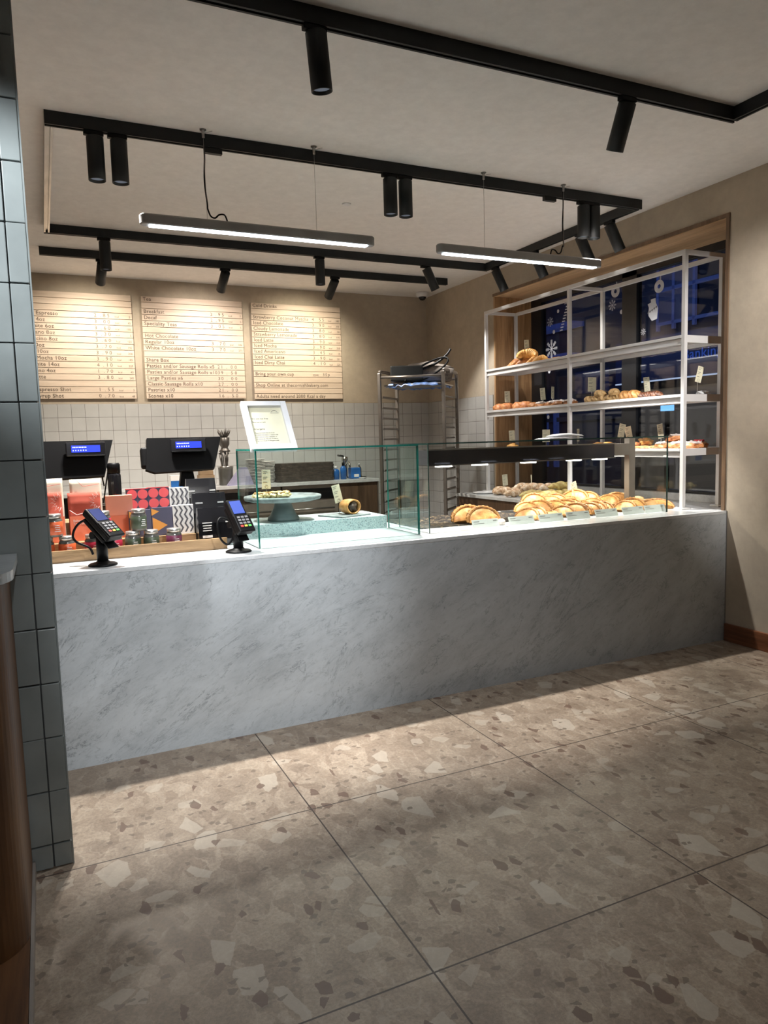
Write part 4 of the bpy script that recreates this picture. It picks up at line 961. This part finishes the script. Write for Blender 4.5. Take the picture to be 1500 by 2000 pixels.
tag(place(MB().lathe([(.001, 0), (.12, 0), (.135, .01), (.128, .012), (.11, .004), (.001, .004)], seg=40).build('dark_plate', 'dark_steel'), (-1.12, 4.20, bz)), 'flat dark round plate lying at the right end of the back counter', 'plate')
# pewter cutlery tower
t = thing('cutlery_tower', 'tower of stacked glass jars full of cutlery beside the till', 'cutlery holder', (-2.68, 4.04, bz))
MB().lathe([(.001, 0), (.07, 0), (.075, .01), (.078, .17), (.082, .195), (.07, .196), (.001, .196)], seg=28).build('lower_jar', 'jar_glass', t)
MB().lathe([(.082, .190), (.084, .197), (.078, .203)], seg=28).build('jar_rim', 'chrome', t)
for k in range(16):
    a = k*2.4; r = .02+.045*((k*7) % 5)/5; MB
m = MB()
for k in range(16):
    a = k*2.4; r = .015+.04*((k*7) % 5)/5; m.cyl((r*cos(a), r*sin(a), .2), (r*1.45*cos(a), r*1.45*sin(a), .335+.02*sin(k)), .004, .008, 6)
m.build('spoons', 'pewter', t)
MB().lathe([(.001, .345), (.04, .345), (.062, .36), (.045, .375), (.035, .40), (.052, .43), (.055, .50), (.05, .505), (.001, .505)], seg=24).build('upper_jar', 'pewter', t)
m = MB()
for k in range(20):
    a = k*2.4; l = .05+.012*(k % 3); m.tube([(.02*cos(a), .02*sin(a), .50), (.05*cos(a), .05*sin(a), .54), ((.06+.01*(k % 4))*cos(a), (.06+.01*(k % 4))*sin(a), .52+l)], [.006, .008, .002], 6)
m.build('cutlery_handles', 'pewter', t)
tag(place(MB().ring_surf([[(-.14, -.05, 0), (.13, -.05, 0), (.13, .05, 0), (-.14, .05, 0)], [(.0, -.03, .185), (.07, -.03, .185), (.07, .03, .185), (.0, .03, .185)]], smooth=False).build('lilac_paper_stack', 'lilac'), (-2.555, 3.92, bz)), 'lilac folded paper wedge seen through the case end', 'paper')
t = thing('napkin_box', 'open kraft box of napkins just right of the centre till', 'box', (-2.90, 4.0, bz)); MB().b2(-.08, .08, -.06, .06, 0, .12, bev=.003).build('box', 'brown_box', t); MB().b2(-.07, .07, -.05, .05, .1203, .165, bev=.004).build('napkins', 'brown_box', t)
t = thing('blue_carton', 'white and blue carton on the back counter left of the centre till', 'carton', (-3.20, 4.0, bz)); MB().b2(-.065, .065, -.05, .05, 0, .13, bev=.002).build('carton', 'paper_w', t); MB().b2(-.0655, .0655, -.0512, -.0503, .01, .075).build('blue_print', 'blue_pl', t)

# allergen sign on the glass case
t = thing('allergen_sign', 'white framed allergen notice leaning back on the glass case', 'sign', (-3.268, .225, 1.4958), rx=rad(-38), rz=rad(-1))
FW, FH = .262, .345
f = MB(); f.b2(-FW/2, -FW/2+.033, 0, .032, 0, FH, bev=.0015).b2(FW/2-.033, FW/2, 0, .032, 0, FH, bev=.0015).b2(-FW/2+.0331, FW/2-.0331, 0, .032, 0, .034, bev=.0015).b2(-FW/2+.0331, FW/2-.0331, 0, .032, FH-.033, FH, bev=.0015)
f.build('frame', 'white', t)
sh = MB().b2(-FW/2+.033, FW/2-.033, .020, .022, .034, FH-.033).build('notice_sheet', 'paper', t)
hd = MB().b2(-FW/2+.033, FW/2-.033, .0185, .0195, FH-.075, FH-.0335).build('notice_header', 'head_grn', t) if False else None
m = MB(); mt = lambda x, z: T(x, .0194, z) @ RX(pi/2)
x0 = -FW/2+.045
m.text('We are nut free', .0145, mt(x0, .225)); m.text('Please see our team', .0095, mt(x0, .203)); m.text('Allergens', .0165, mt(x0, .150))
for k, s in enumerate(('Please be aware that all of our', 'products are made in a bakery that', 'uses nuts and other allergens, so', 'we cannot say that any of them is', 'free from traces of allergens today')): m.text(s, .0092, mt(x0, .124-.0138*k))
P = [(FW/2-.075+.016*cos(pi*k/8), .0192, .278+.012*sin(pi*k/8)) for k in range(9)]; m.tube(P, .001, 5)
m.tube([(FW/2-.10, .0192, .272), (FW/2-.05, .0192, .272)], .001, 5)
m.build('notice_lettering', 'print', t)

# ------------------------------------------------------------------ white cloth on the big case
m = MB()
for (cx, cz, L_, W_, th) in ((.0, .0, .36, .16, .014), (.05, .013, .27, .14, .026)):
    R = []
    for i in range(15):
        u = i/14; xx = cx-L_/2+L_*u; ww = W_*(.55+.45*sin(pi*min(u*1.2, 1))); t_ = th*(.25+.75*sin(pi*u)**.6) + .004*noise.noise(Vector((xx*20, cz*50, 1)))
        R.append([(xx, -ww/2, cz+.001), (xx, ww/2, cz+.001), (xx, ww/2*.95, cz+t_*.8), (xx, 0, cz+t_+.004*noise.noise(Vector((xx*30, 2, 1)))), (xx, -ww/2*.95, cz+t_*.8)])
    m.ring_surf(R)
tag(place(m.build('white_paper_bags', 'white'), (-1.235, .33, 1.4988), .05), 'crumpled white cloth lying on top of the long glass case', 'cloth')

# ------------------------------------------------------------------ window shelving
SX0, SX1 = -.170, .205
ys = (.245, 1.515, 2.84); zs_t = 2.825
sh = thing('shelf_unit', 'white metal open shelving standing in front of the window', 'shelving', (0, 0, 0))
pw = .030
for y in ys:
    for x in (SX0, SX1):
        MB().b2(x, x+pw, y, y+pw, CT+.014, zs_t, bev=.001).build('post', 'white_metal', sh)
        MB().b2(x-.03, x+pw+.03, y-.025, y+pw+.025, CT+.0003, CT+.0138, bev=.002).build('foot_plate', 'white_metal', sh)
    MB().b2(SX0+pw, SX1, y, y+pw, zs_t-pw, zs_t).build('top_bar', 'white_metal', sh)
for x in (SX0, SX1):
    for a, b in ((ys[0]+pw, ys[1]), (ys[1]+pw, ys[2])): MB().b2(x, x+pw, a, b, zs_t-pw, zs_t).build('top_bar', 'white_metal', sh)
SZ = (2.215, 1.79, 1.392)
for z in SZ:
    for a, b in ((ys[0]+pw, ys[1]), (ys[1]+pw, ys[2])):
        m = MB(); m.b2(SX0+.002, SX1+pw-.002, a, b, z-.012, z).b2(SX0-.004, SX0+.016, a, b, z-.012, z+.010, bev=.002).b2(SX0+.014, SX0+.020, a, b, z-.050, z-.012).b2(SX0+.002, SX0+.030, a, b, z-.056, z-.050).b2(SX1+pw-.014, SX1+pw+.004, a, b, z-.045, z+.012, bev=.002)
        s = m.build('shelf_board', 'white_metal', sh)
        MB().b2(SX0+.045, SX0+.065, a+.03, b-.03, z-.020, z-.0125).build('shelf_light', 'led_shelf', s)
    for y in (ys[0], ys[1], ys[2]):
        MB().b2(SX0+pw, SX1, y+.003, y+pw-.003, z-.045, z+.008).build('cross_bar', 'white_metal', sh)

# ------------------------------------------------------------------ tray trolley
A0 = Vector((-1.37, 2.92)); dr = Vector((sin(rad(45)), cos(rad(45)))); dw = Vector((sin(rad(122)), cos(rad(122)))); LR, WR = .53, .63
rk = thing('tray_trolley', 'tall dull metal tray trolley in the corner behind the counter', 'trolley', (0, 0, 0)); RH = 2.20
def q2(a, b, z): p = A0 + dr*a*LR + dw*b*WR; return (p.x, p.y, z)
for a in (0, 1):
    for b in (0, 1):
        m = MB(); m.M = I4; p = q2(a, b, 0); ang = math.atan2(dr.y, dr.x)
        m.box((0, 0, (RH-.05)/2+.06), (.038, .030, RH-.11), M=T(p[0], p[1], 0) @ RZ(ang), bev=.003); m.build('post', 'rack', rk)
        MB().cyl((p[0]-.012, p[1], .05), (p[0]+.012, p[1], .05), .049, seg=20).build('caster', 'black_soft', rk)
for b in (0, 1):
    MB().tube(cat([q2(0, b, RH-.07), q2(.03, b, RH-.02), q2(.12, b, RH), q2(.88, b, RH), q2(.97, b, RH-.02), q2(1, b, RH-.07)]), .018, 10).build('top_tube', 'rack', rk)
for a in (0, 1): MB().tube([q2(a, .02, RH-.06), q2(a, .98, RH-.06)], .014, 8).build('cross_tube', 'rack', rk)
for b in (0, 1):
    s = .022 if b == 0 else -.022
    for k in range(18):
        z = RH-.26-.104*k
        if z < .15: break
        pa, pb = Vector(q2(.03, b, z)), Vector(q2(.97, b, z)); off = Vector((dw.x, dw.y, 0))*s; Mx = T(*((pa+pb)/2+off*.6)) @ RZ(math.atan2(dr.y, dr.x))
        m = MB(); m.box((0, 0, 0), ((pb-pa).length, .028, .003), M=Mx).box((0, -.012 if b == 0 else .012, .008), ((pb-pa).length, .003, .018), M=Mx); m.build('tray_runner', 'rack', rk)
mc = (Vector(q2(.5, .5, RH-.142))); ang = math.atan2(dr.y, dr.x)
tag(place(MB().b2(-LR/2+.02, LR/2-.02, -WR/2+.02, WR/2-.02, 0, .012, bev=.002).build('metal_tray', 'steel'), mc, ang), 'metal tray on the top runners of the trolley', 'tray')
m = MB(); R = []
for i in range(17):
    u = -1+2*i/16; row = []
    for k in range(17):
        v = -1+2*k/16; e = max(abs(u), abs(v))
        row.append((u*(LR/2-.0), v*(WR/2-.04), .016+.02*abs(noise.noise(Vector((u*3, v*3, 1))))+(.03*noise.noise(Vector((u*9, v*9, 5)))-.03 if e > .93 else 0)))
    R.append(row)
m.ring_surf(R, closed=False, cap=False); o = m.build('blue_plastic_wrap', 'blue_wrap'); md = o.modifiers.new('th', 'SOLIDIFY'); md.thickness = .002
tag(place(o, mc, ang), 'crinkled blue plastic wrap spread on the trolley tray', 'wrap')
bg = thing('insulated_bag', 'dark grey mesh bag with black piping on top of the trolley', 'bag', (mc.x+.02, mc.y-.03, mc.z+.045), rz=rad(-25))
m = MB(); R = []
for i in range(13):
    u = i/12; xx = -.26+.50*u; hh = .06+.10*sin(pi*min(1, u*.75+.1)); dd = .13*(.7+.3*sin(pi*u))
    R.append([(xx, -dd, .0), (xx, dd, .0), (xx+.02, dd*.8, hh*.8), (xx+.03, 0, hh+.012*noise.noise(Vector((xx*12, 0, 0)))), (xx+.02, -dd*.8, hh*.75)])
m.ring_surf(R); m.build('bag_body', 'mesh_bag', bg)
m = MB(); m.tube([(.05+.20*cos(2*pi*k/24)*cos(.45)-.02, -.15+.03*sin(2*pi*k/24), .045+.085*sin(2*pi*k/24)*.7+.20*cos(2*pi*k/24)*sin(.42)+.03) for k in range(24)], .008, 8, closed=True)
m.build('hoop', 'black_soft', bg)
m = MB(); m.tube(cat([(-.24, -.10, .03), (-.08, -.12, .07), (.10, -.10, .13), (.20, -.06, .20), (.24, -.03, .25)]), [.010]*24+[.012], 8); m.build('piping', 'black_soft', bg)
MB().b2(-.27, -.0, -.15, -.10, .0, .12, bev=.01).build('black_panel', 'black', bg); bg.scale = (1.2, 1.15, 1.25)

# ------------------------------------------------------------------ pastries
def make_pasty(label):
    t = thing('pasty', label, 'pasty', (0, 0, 0)); A, Hh, Tk = .098, .086, .025
    m = MB(); R = []
    nth, ns = 24, 8
    for side in (1, -1):
        R = []
        for j in range(ns+1):
            s = sin(pi/2*j/ns); y = side*Tk*math.sqrt(max(0, 1-s*s))
            R.append([(A*s*cos(pi*i/nth)*(1+.02*sin(i)), y*(1 if True else 1)+.003*noise.noise(Vector((i*.5, j*.7, side))), max(.0, Hh*s*sin(pi*i/nth))) for i in range(nth+1)])
        m.ring_surf(R, closed=False, cap=False)
    # closed underside
    m.prism([(A*sin(pi/2*j/8)*sg, sd*Tk*cos(pi/2*j/8)) for sg, sd, js in ((1, -1, range(0, 9)), (1, 1, range(8, -1, -1)), (-1, 1, range(0, 9)), (-1, -1, range(8, -1, -1))) for j in js if not (j == 8 and sd*sg == 1 and False)][:0] or [(-A, 0), (-A*.7, -Tk*.7), (0, -Tk), (A*.7, -Tk*.7), (A, 0), (A*.7, Tk*.7), (0, Tk), (-A*.7, Tk*.7)], .0, .002)
    m.build('crust', 'past', t)
    m = MB(); n = 96
    m.tube([((A+.004)*cos(pi*i/n), .004*sin(i*.9), max(.006, .004+(Hh+.003)*sin(pi*i/n))) for i in range(n+1)], [.0125*(1+.30*sin(i*.9))*(.5+.5*min(1, 6*min(i, n-i)/n)) for i in range(n+1)], 8)
    m.build('crimped_edge', 'crimp', t)
    return t
P0 = make_pasty('front golden pasty of the two at the left of the long case')
P0.location = (-1.80, .40, CT+.014); P0.rotation_euler = (rad(-28), 0, rad(-6)); P0['group'] = 'crimped pasties in the long glass case'
P0.scale = (1.15,)*3
dup(P0, (-1.865, .475, CT+.015), rad(-12), 'rear golden pasty of the two at the left of the long case', sc=1.2)
ordn = ['first', 'second', 'third', 'fourth', 'fifth', 'sixth', 'seventh', 'eighth', 'ninth', 'tenth']
rws = (('front', .40, CT+.010, [-1.46, -1.39, -1.30, -1.165, -1.06, -.995, -.93, -.865, -.80, -.60, -.51], .90), ('middle', .56, CT+.018, [-1.33, -1.23, -1.12, -1.03, -.95, -.86, -.74, -.62, -.50], .95), ('back', .74, CT+.040, [-1.12, -1.02, -.93, -.84, -.75, -.63], 1.02))
rq = random.Random(21)
for nm, y, z, xs, sc_ in rws:
    for i, x in enumerate(xs):
        far = i >= len(xs)//2; n_ = len(xs)-1-i if far else i
        od = ordn[n_]+(' from the right' if far else ' from the left')
        tight = nm == 'front' and 4 <= i <= 8
        yw = rq.uniform(-58, -50) if tight else rq.uniform(-75, -15)
        dup(P0, (x, y+rq.uniform(-.02, .02), z+(rq.uniform(0, .03) if nm != 'front' else 0)), rad(yw), f'golden pasty, {od} in the {nm} row of the heap', rx=rad(rq.uniform(-34, -22) if tight else rq.uniform(-62, -25)), sc=sc_*rq.uniform(.88, 1.1))
MB_ = MB().b2(-1.28, -.42, .47, .98, CT+.0003, CT+.008, bev=.002); tag(MB_.build('baking_tray', 'dark_steel'), 'flat dark tray under the crowded pasties', 'tray')
def croissant(label, mat, R=.06, r=.030, tp=.55, ridges=7, arc=210, sd=0):
    m = MB(); n = 42; pts = []; rad_ = []
    for i in range(n+1):
        u = -1+2*i/n; a = rad(arc/2)*u
        pts.append((R*sin(a)*1.15, -R*cos(a)+R*.5, r*.95))
        q = (1-abs(u)**1.7)*(1-tp*.2)+.16; st = (abs(u)*ridges) % 1
        rad_.append(r*q*(1.05-.16*st)+.0008)
    pts = [(x, y, rr+.0005) for (x, y, z), rr in zip(pts, rad_)]
    m.tube(pts, rad_, 14); return tag(m.build('croissant', mat), label, 'croissant')
def bun(name, label, mat, d, cat_='bun', jit=.25, sd=1, fr=9): return tag(MB().blob((0, 0, d[2]/2*.72), d, jit=jit, sd=sd, flat=.28, fr=fr, seg=24, rings=14).build(name, mat), label, cat_)
def twist(name, label, mat, L_=.17, r=.021, cat_='twisted pastry', turns=2.2):
    m = MB(); n = 44; sg = 20; R = []; R0 = r*1.45
    for i in range(n+1):
        u = i/n; k = max(.06, sin(pi*min(max(u, .0), 1))**.5); row = []
        for j in range(sg):
            a = 2*pi*j/sg; q = R0*k*(1+.20*cos(2*(a-turns*pi*2*u))+.07*noise.noise(Vector((u*14, cos(a)*1.6, sin(a)*1.6+r*50))))
            row.append((-L_/2+L_*u+.01*sin(a), q*cos(a)*1.08+.012*sin(u*5), max(0, R0*.88+q*sin(a)*.86)))
        R.append(row)
    m.ring_surf(R)
    return tag(m.build(name, mat), label, cat_)
# seeded rolls behind and beside the heap
tw = twist('seeded_roll', 'golden seeded roll at the right end behind the support post', 'tan', .15, .022, 'roll', 1.5); place(tw, (-.33, .80, CT+.010), .3)
for x, y, z, a, lb in ((-.20, .86, CT+.010, -.3, 'golden seeded roll lying behind the case end, next to the shelf foot'), (-.27, .78, CT+.046, .15, 'golden seeded roll resting on top of the other seeded rolls'), (-.12, .74, CT+.010, .5, 'golden seeded roll just left of the front shelf post')):
    dup(tw, (x, y, z), a, lb)
gp = dup(P0, (-.255, .40, CT+.008), rad(-35), 'golden pasty just outside the right end of the long case', rx=rad(-60)); dup(P0, (-.20, .54, CT+.008), rad(-55), 'golden pasty lying flat beside the front shelf post', rx=rad(-70))

S1, S2, S3 = SZ[0]+.0005, SZ[1]+.0005, SZ[2]+.0005
g = 'bakes on the window shelves'
c0 = croissant('dark brown croissant at the far end of the top shelf', 'brown', .07, .042); place(c0, (-.06, 2.52, S1), 1.2)
dup(c0, (-.03, 2.38, S1), .5, 'dark brown croissant second from the far end of the top shelf')
c1 = croissant('golden croissant lying flat in the middle of the top shelf pile', 'golden', .06, .036); place(c1, (-.06, 2.22, S1), .9)
dup(c1, (-.04, 2.10, S1), .2, 'golden croissant at the near end of the top shelf pile'); dup(c1, (-.05, 2.29, S1+.072), 2.3, 'golden croissant perched on top of the pile on the top shelf', sc=1.25)
b0 = bun('flat_bake', 'flat golden bake on the top shelf just beyond the croissants', 'golden', (.12, .14, .04)); place(b0, (-.04, 1.97, S1)); dup(b0, (-.03, 1.84, S1), .5, 'flat golden bake on the top shelf nearest the middle post')
tag(place(MB().blob((0, 0, .012), (.12, .13, .026), jit=.8, flat=.3).build('pink_paper', 'icing'), (-.06, 1.66, S1)), 'pale pinkish iced bake against the middle post on the top shelf', 'pastry')
b1_ = bun('glazed_bun', 'glazed red brown bun at the far end of the middle shelf', 'bunred', (.15, .15, .095)); place(b1_, (-.03, 2.80, S2))
for y, lb in ((2.64, 'second glazed red brown bun from the far end of the middle shelf'), (2.48, 'third glazed red brown bun from the far end of the middle shelf'), (2.36, 'fourth glazed red brown bun from the far end of the middle shelf')): dup(b1_, (-.03+random.uniform(-.02, .02), y, S2), random.random()*3, lb)
b2_ = bun('glazed_bun', 'smaller brown bun beyond the glazed red ones on the middle shelf', 'brown', (.13, .13, .075)); place(b2_, (-.02, 2.22, S2))
def danish(label, base, top, sc=1):
    t = thing('iced_pastry', label, 'pastry', (0, 0, 0)); m = MB(); m.blob((0, 0, .022), (.135, .125, .060), jit=.5, flat=.3, seg=22); m.build('pastry_base', base, t)
    m = MB(); m.blob((0, 0, .046), (.10, .085, .03), jit=.8, seg=20, fr=12); m.build('topping', top, t); return t
d0 = danish('flaky brown pastry dusted with white, left of the middle post on the middle shelf', 'brown', 'icing'); place(d0, (-.04, 2.08, S2)); dup(d0, (-.03, 1.94, S2), 1, 'second flaky brown pastry dusted with white on the middle shelf'); dup(d0, (-.05, 1.80, S2), 2, 'third flaky brown pastry dusted with white, closest to the middle post'); dup(d0, (-.03, 1.67, S2), .3, 'fourth flaky brown pastry dusted with white, touching the middle post')
t0 = twist('tan_twist', 'first tan seeded twist right of the middle post on the middle shelf', 'tan', .19, .026); place(t0, (-.02, 1.42, S2), 1.2)
for i, (y, z) in enumerate(((1.33, 0), (1.24, 0), (1.15, 0), (1.07, 0), (1.29, .045), (1.11, .045))): dup(t0, (-.02, y, S2+z), 1.2+random.uniform(-.25, .25), f'tan seeded twist, {ordn[i+1]} of its pile on the middle shelf right of the middle post')
t1 = twist('golden_twist', 'golden twist between the tan and chocolate ones on the middle shelf', 'past', .19, .032); place(t1, (-.02, .975, S2), 1.4); dup(t1, (-.02, .88, S2), 1.3, 'golden twist next to the chocolate ones on the middle shelf')
h0 = twist('chocolate_twist', 'chocolate twist nearest the golden ones on the middle shelf', 'choc', .17, .023, turns=3); place(h0, (-.02, .795, S2), 1.4)
for y, a, lb in ((.72, 1.5, 'chocolate twist in the middle of the three dark ones'), (.65, 1.3, 'chocolate twist at the near end of the three dark ones')): dup(h0, (-.02, y, S2), a, lb)
# lowest shelf
for i, (y, mt, lb) in enumerate(((2.58, 'golden', 'golden bake at the far end of the lowest shelf'), (1.30, 'golden', 'golden bake on the lowest shelf above the case canopy'), (1.18, 'golden', 'golden bake on the lowest shelf left of the case post'))):
    place(bun('round_bake', lb, mt, (.12, .12, .07), 'bake', sd=i+3), (-.03, y, S3))
k0 = bun('cookie', 'flat brown cookie on the lowest shelf, nearest the case support post', 'bunred', (.13, .12, .035), 'cookie', sd=8); place(k0, (-.05, .93, S3))
for i, (y, z) in enumerate(((.84, 0), (.75, 0), (.66, 0), (.88, .030))): dup(k0, (-.04, y, S3+z), i, ['second flat brown cookie from the case post on the lowest shelf', 'third flat brown cookie from the case post on the lowest shelf', 'flat brown cookie closest to the iced pastries on the lowest shelf', 'flat brown cookie lying on top of two others on the lowest shelf'][i])
place(bun('round_bake', 'knobbly golden bake on top of the cookies on the lowest shelf', 'golden', (.10, .10, .065), 'bake', sd=12, jit=.6), (.02, .80, S3+.034))
dd0 = danish('white iced pastry on the lowest shelf just left of the front post', 'bunred', 'icing'); place(dd0, (-.05, .55, S3))
dup(dd0, (-.04, .43, S3), 1, 'white iced pastry directly behind the front post on the lowest shelf'); dup(dd0, (0, .34, S3), 2, 'white iced pastry just right of the front post on the lowest shelf'); dup(dd0, (.03, .50, S3+.055), 2.6, 'white iced pastry stacked on the others behind the front post')
dd1 = danish('red berry topped iced pastry at the near end of the lowest shelf', 'bunred', 'icing'); place(dd1, (.10, .34, S3)); m = MB()
for k in range(6): m.blob((.03*cos(k), .03*sin(k), .062), (.022, .022, .018), jit=.2, seg=10, rings=7)
m.build('berries', 'berry', dd1)
tag(place(MB().blob((0, 0, .02), (.10, .08, .035), jit=.6, flat=.3).build('white_napkin', 'white'), (.12, .33, S2)), 'small white crumpled napkin at the near end of the middle shelf', 'napkin')
# window counter: twists
w0 = twist('dusted_twist', 'sugar dusted twist at the far left of the window counter pile', 'dusted', .26, .030, turns=1.6); place(w0, (-.30, 2.30, CT+.0005), -.4)
for (x, y, z, a, lb) in ((-.37, 2.05, .0005, -.15, 'sugar dusted twist in front at the left of the window counter pile'), (-.20, 2.18, .04, .3, 'sugar dusted twist resting across two others on the window counter'), (-.22, 1.98, .05, -.2, 'sugar dusted twist in the middle of the window counter pile'), (-.10, 1.90, .045, -.35, 'sugar dusted twist next to the stick in the window counter pile'), (-.30, 2.42, .001, .5, 'sugar dusted twist at the back of the window counter pile')): dup(w0, (x, y, CT+z), a, lb)
w1 = twist('pistachio_twist', 'green pistachio twist in front at the middle of the window counter', 'pist', .26, .030, turns=1.6); place(w1, (-.37, 1.80, CT+.0005), -.1)
for (x, y, z, a, lb) in ((-.36, 1.60, .0005, .05, 'green pistachio twist in front at the right of the window counter pile'), (-.10, 1.66, .0005, -.3, 'green pistachio twist behind at the right end of the window counter pile'), (-.10, 1.72, .068, -.2, 'green pistachio twist on top of the right end of the window counter pile'), (-.23, 1.70, .0005, -.25, 'green pistachio twist between the front and back ones on the window counter')): dup(w1, (x, y, CT+z), a, lb)
tag(place(MB().lathe([(.001, 0), (.10, 0), (.13, .012), (.125, .015), (.09, .005), (.001, .005)], seg=40).build('white_plate', 'white'), (-.32, 2.66, CT+.0003)), 'white plate at the far end of the window counter', 'plate')

# ------------------------------------------------------------------ price cards
def price_card(label, x, y, z, hh, yaw, lean=0, w_=.062, h_=.115, stick=None):
    t = thing('price_card', label, 'price card', (x, y, z), yaw, 'small cream price cards')
    s = MB(); s.cyl((0, 0, 0), (0, 0, hh+.02), .0022, seg=6); s.b2(-.012, .012, -.010, .010, 0, .003); s.build('holder', 'steel', t)
    c = MB(); Mx = T(0, -.003, hh) @ RY(lean); c.M = Mx; c.b2(-w_/2, w_/2, -.0008, .0008, 0, h_); cc = c.build('card', 'paper', t)
    p = MB(); p.M = Mx
    for r, wd in enumerate((.5, .35, .0, .5, .4, .0, .45)):
        if wd: p.b2(-w_/2+.007, -w_/2+.007+w_*wd, -.0013, -.0009, h_-.014-.011*r, h_-.011-.011*r)
    p.tube([(0+.010*cos(2*pi*k/14), -.0011, .016+.010*sin(2*pi*k/14)) for k in range(14)], .0007, 4, closed=True)
    p.build('card_print', 'print', cc)
    return t
PC = lambda lb, x, y, z, hh, yaw, *a, **k: price_card(lb, x, y, z, hh, yaw-.75 if yaw > .15 else yaw, *a, **k)
PC('cream price card standing in the vegetable slice on the cake stand', -3.165, .80, fz+.001, .055, -.05, .02, .056, .122)
PC('cream price card leaning left behind the filled roll', -2.650, .86, BT+.009, .075, -.05, -.22, .056, .122)
z1, z2, z3, z4 = S1, S2, S3, CT+.0005
PC('cream price card behind the croissant pile on the top shelf', -.02, 2.335, z1, .14, .9, -.10)
PC('cream price card behind the glazed buns at the far end of the middle shelf', .05, 2.87-.09, z2, .095, .6, -.04)
PC('cream price card behind the dusted pastries on the middle shelf, left one', .06, 2.19, z2, .085, .8, -.10)
PC('narrow cream price card turned edge on behind the dusted pastries', .05, 2.03, z2, .085, 1.25, .02)
PC('broad cream price card behind the tan twists on the middle shelf', .06, 1.57-.08, z2, .115, .45, .02, .078, .125)
PC('cream price card behind the chocolate twists on the middle shelf', .07, .84, z2, .07, .7, -.12)
PC('cream price card tilting right near the front post of the middle shelf', .05, .32, z2, .10, .5, .25, .05, .12)
PC('pale price card at the far end of the lowest shelf, seen above the case', .02, 2.66, z3, .08, .5, -.05)
PC('broad pale price card on the lowest shelf behind the white cloth', .04, 2.12, z3, .07, .4, 0, .075, .12)
PC('narrow pale price card on the lowest shelf right of the white cloth', .02, 1.63, z3, .07, 1.3, 0)
PC('cream price card leaning right on the lowest shelf left of the mullion', .05, 1.12, z3, .10, .6, .20)
PC('cream price card leaning left on the lowest shelf right of its neighbour', .04, 1.00, z3, .075, .6, -.22)
PC('cream price card leaning left over the cookies on the lowest shelf', .04, .66, z3, .085, .8, -.18)
PC('cream price card on the window counter behind the dusted twists', -.10, 2.62, z4, .07, .7, -.06)
tag(place(MB().cyl((0, 0, 0), (-.004, 0, .15), .004, seg=8).build('wooden_stick', 'paper'), (-.16, 2.09, CT+.05)), 'thin pale stick standing up among the window counter twists', 'stick')
PC('cream price card leaning left among the pasties left of the support post', -.70, .80, CT+.045, .06, .1, -.30, .06, .11)
PC('cream price card leaning right above the pasties right of the support post', -.30, .66, CT+.05, .06, .2, .12, .05, .12)
# acrylic price strips along the front of the long case
def strip(label, x, y=.245):
    t = thing('price_strip', label, 'price label', (x, y, CT+.0003), group='slanted price strips along the front of the long case')
    m = MB(); m.M = RX(rad(-24)); m.b2(-.100, .100, 0, .002, 0, .056); b = m.build('acrylic_plate', 'strip_w', t)
    p = MB(); p.M = RX(rad(-24)); p.b2(-.088, -.045, -.0006, -.0001, .040, .044); p.b2(.06, .088, -.0006, -.0001, .040, .045); p.b2(-.088, -.01, -.0006, -.0001, .028, .030); p.build('strip_print', 'print', b)
    MB().b2(-.09, .09, .001, .030, -.0, .0022).build('acrylic_foot', 'strip_w', t)
M['strip_w'] = plain('frosted_acrylic', (.62, .68, .64), .3, var=.02)
for x, lb in ((-1.885, 'leftmost slanted price strip, below the pair of pasties'), (-1.605, 'second slanted price strip from the left in the long case'), (-1.365, 'third slanted price strip from the left in the long case'), (-1.135, 'fourth slanted price strip from the left, the middle one'), (-.885, 'fifth slanted price strip from the left, below the tall heap'), (-.640, 'sixth slanted price strip from the left in the long case'), (-.430, 'rightmost slanted price strip at the end of the long case')): strip(lb, x)
cl = bun('filled_bite', 'cut half pastry with pink filling between the first two price strips', 'icing', (.055, .05, .045), 'pastry', sd=5); place(cl, (-1.735, .30, CT+.0005))
bpy.context.view_layer.update()
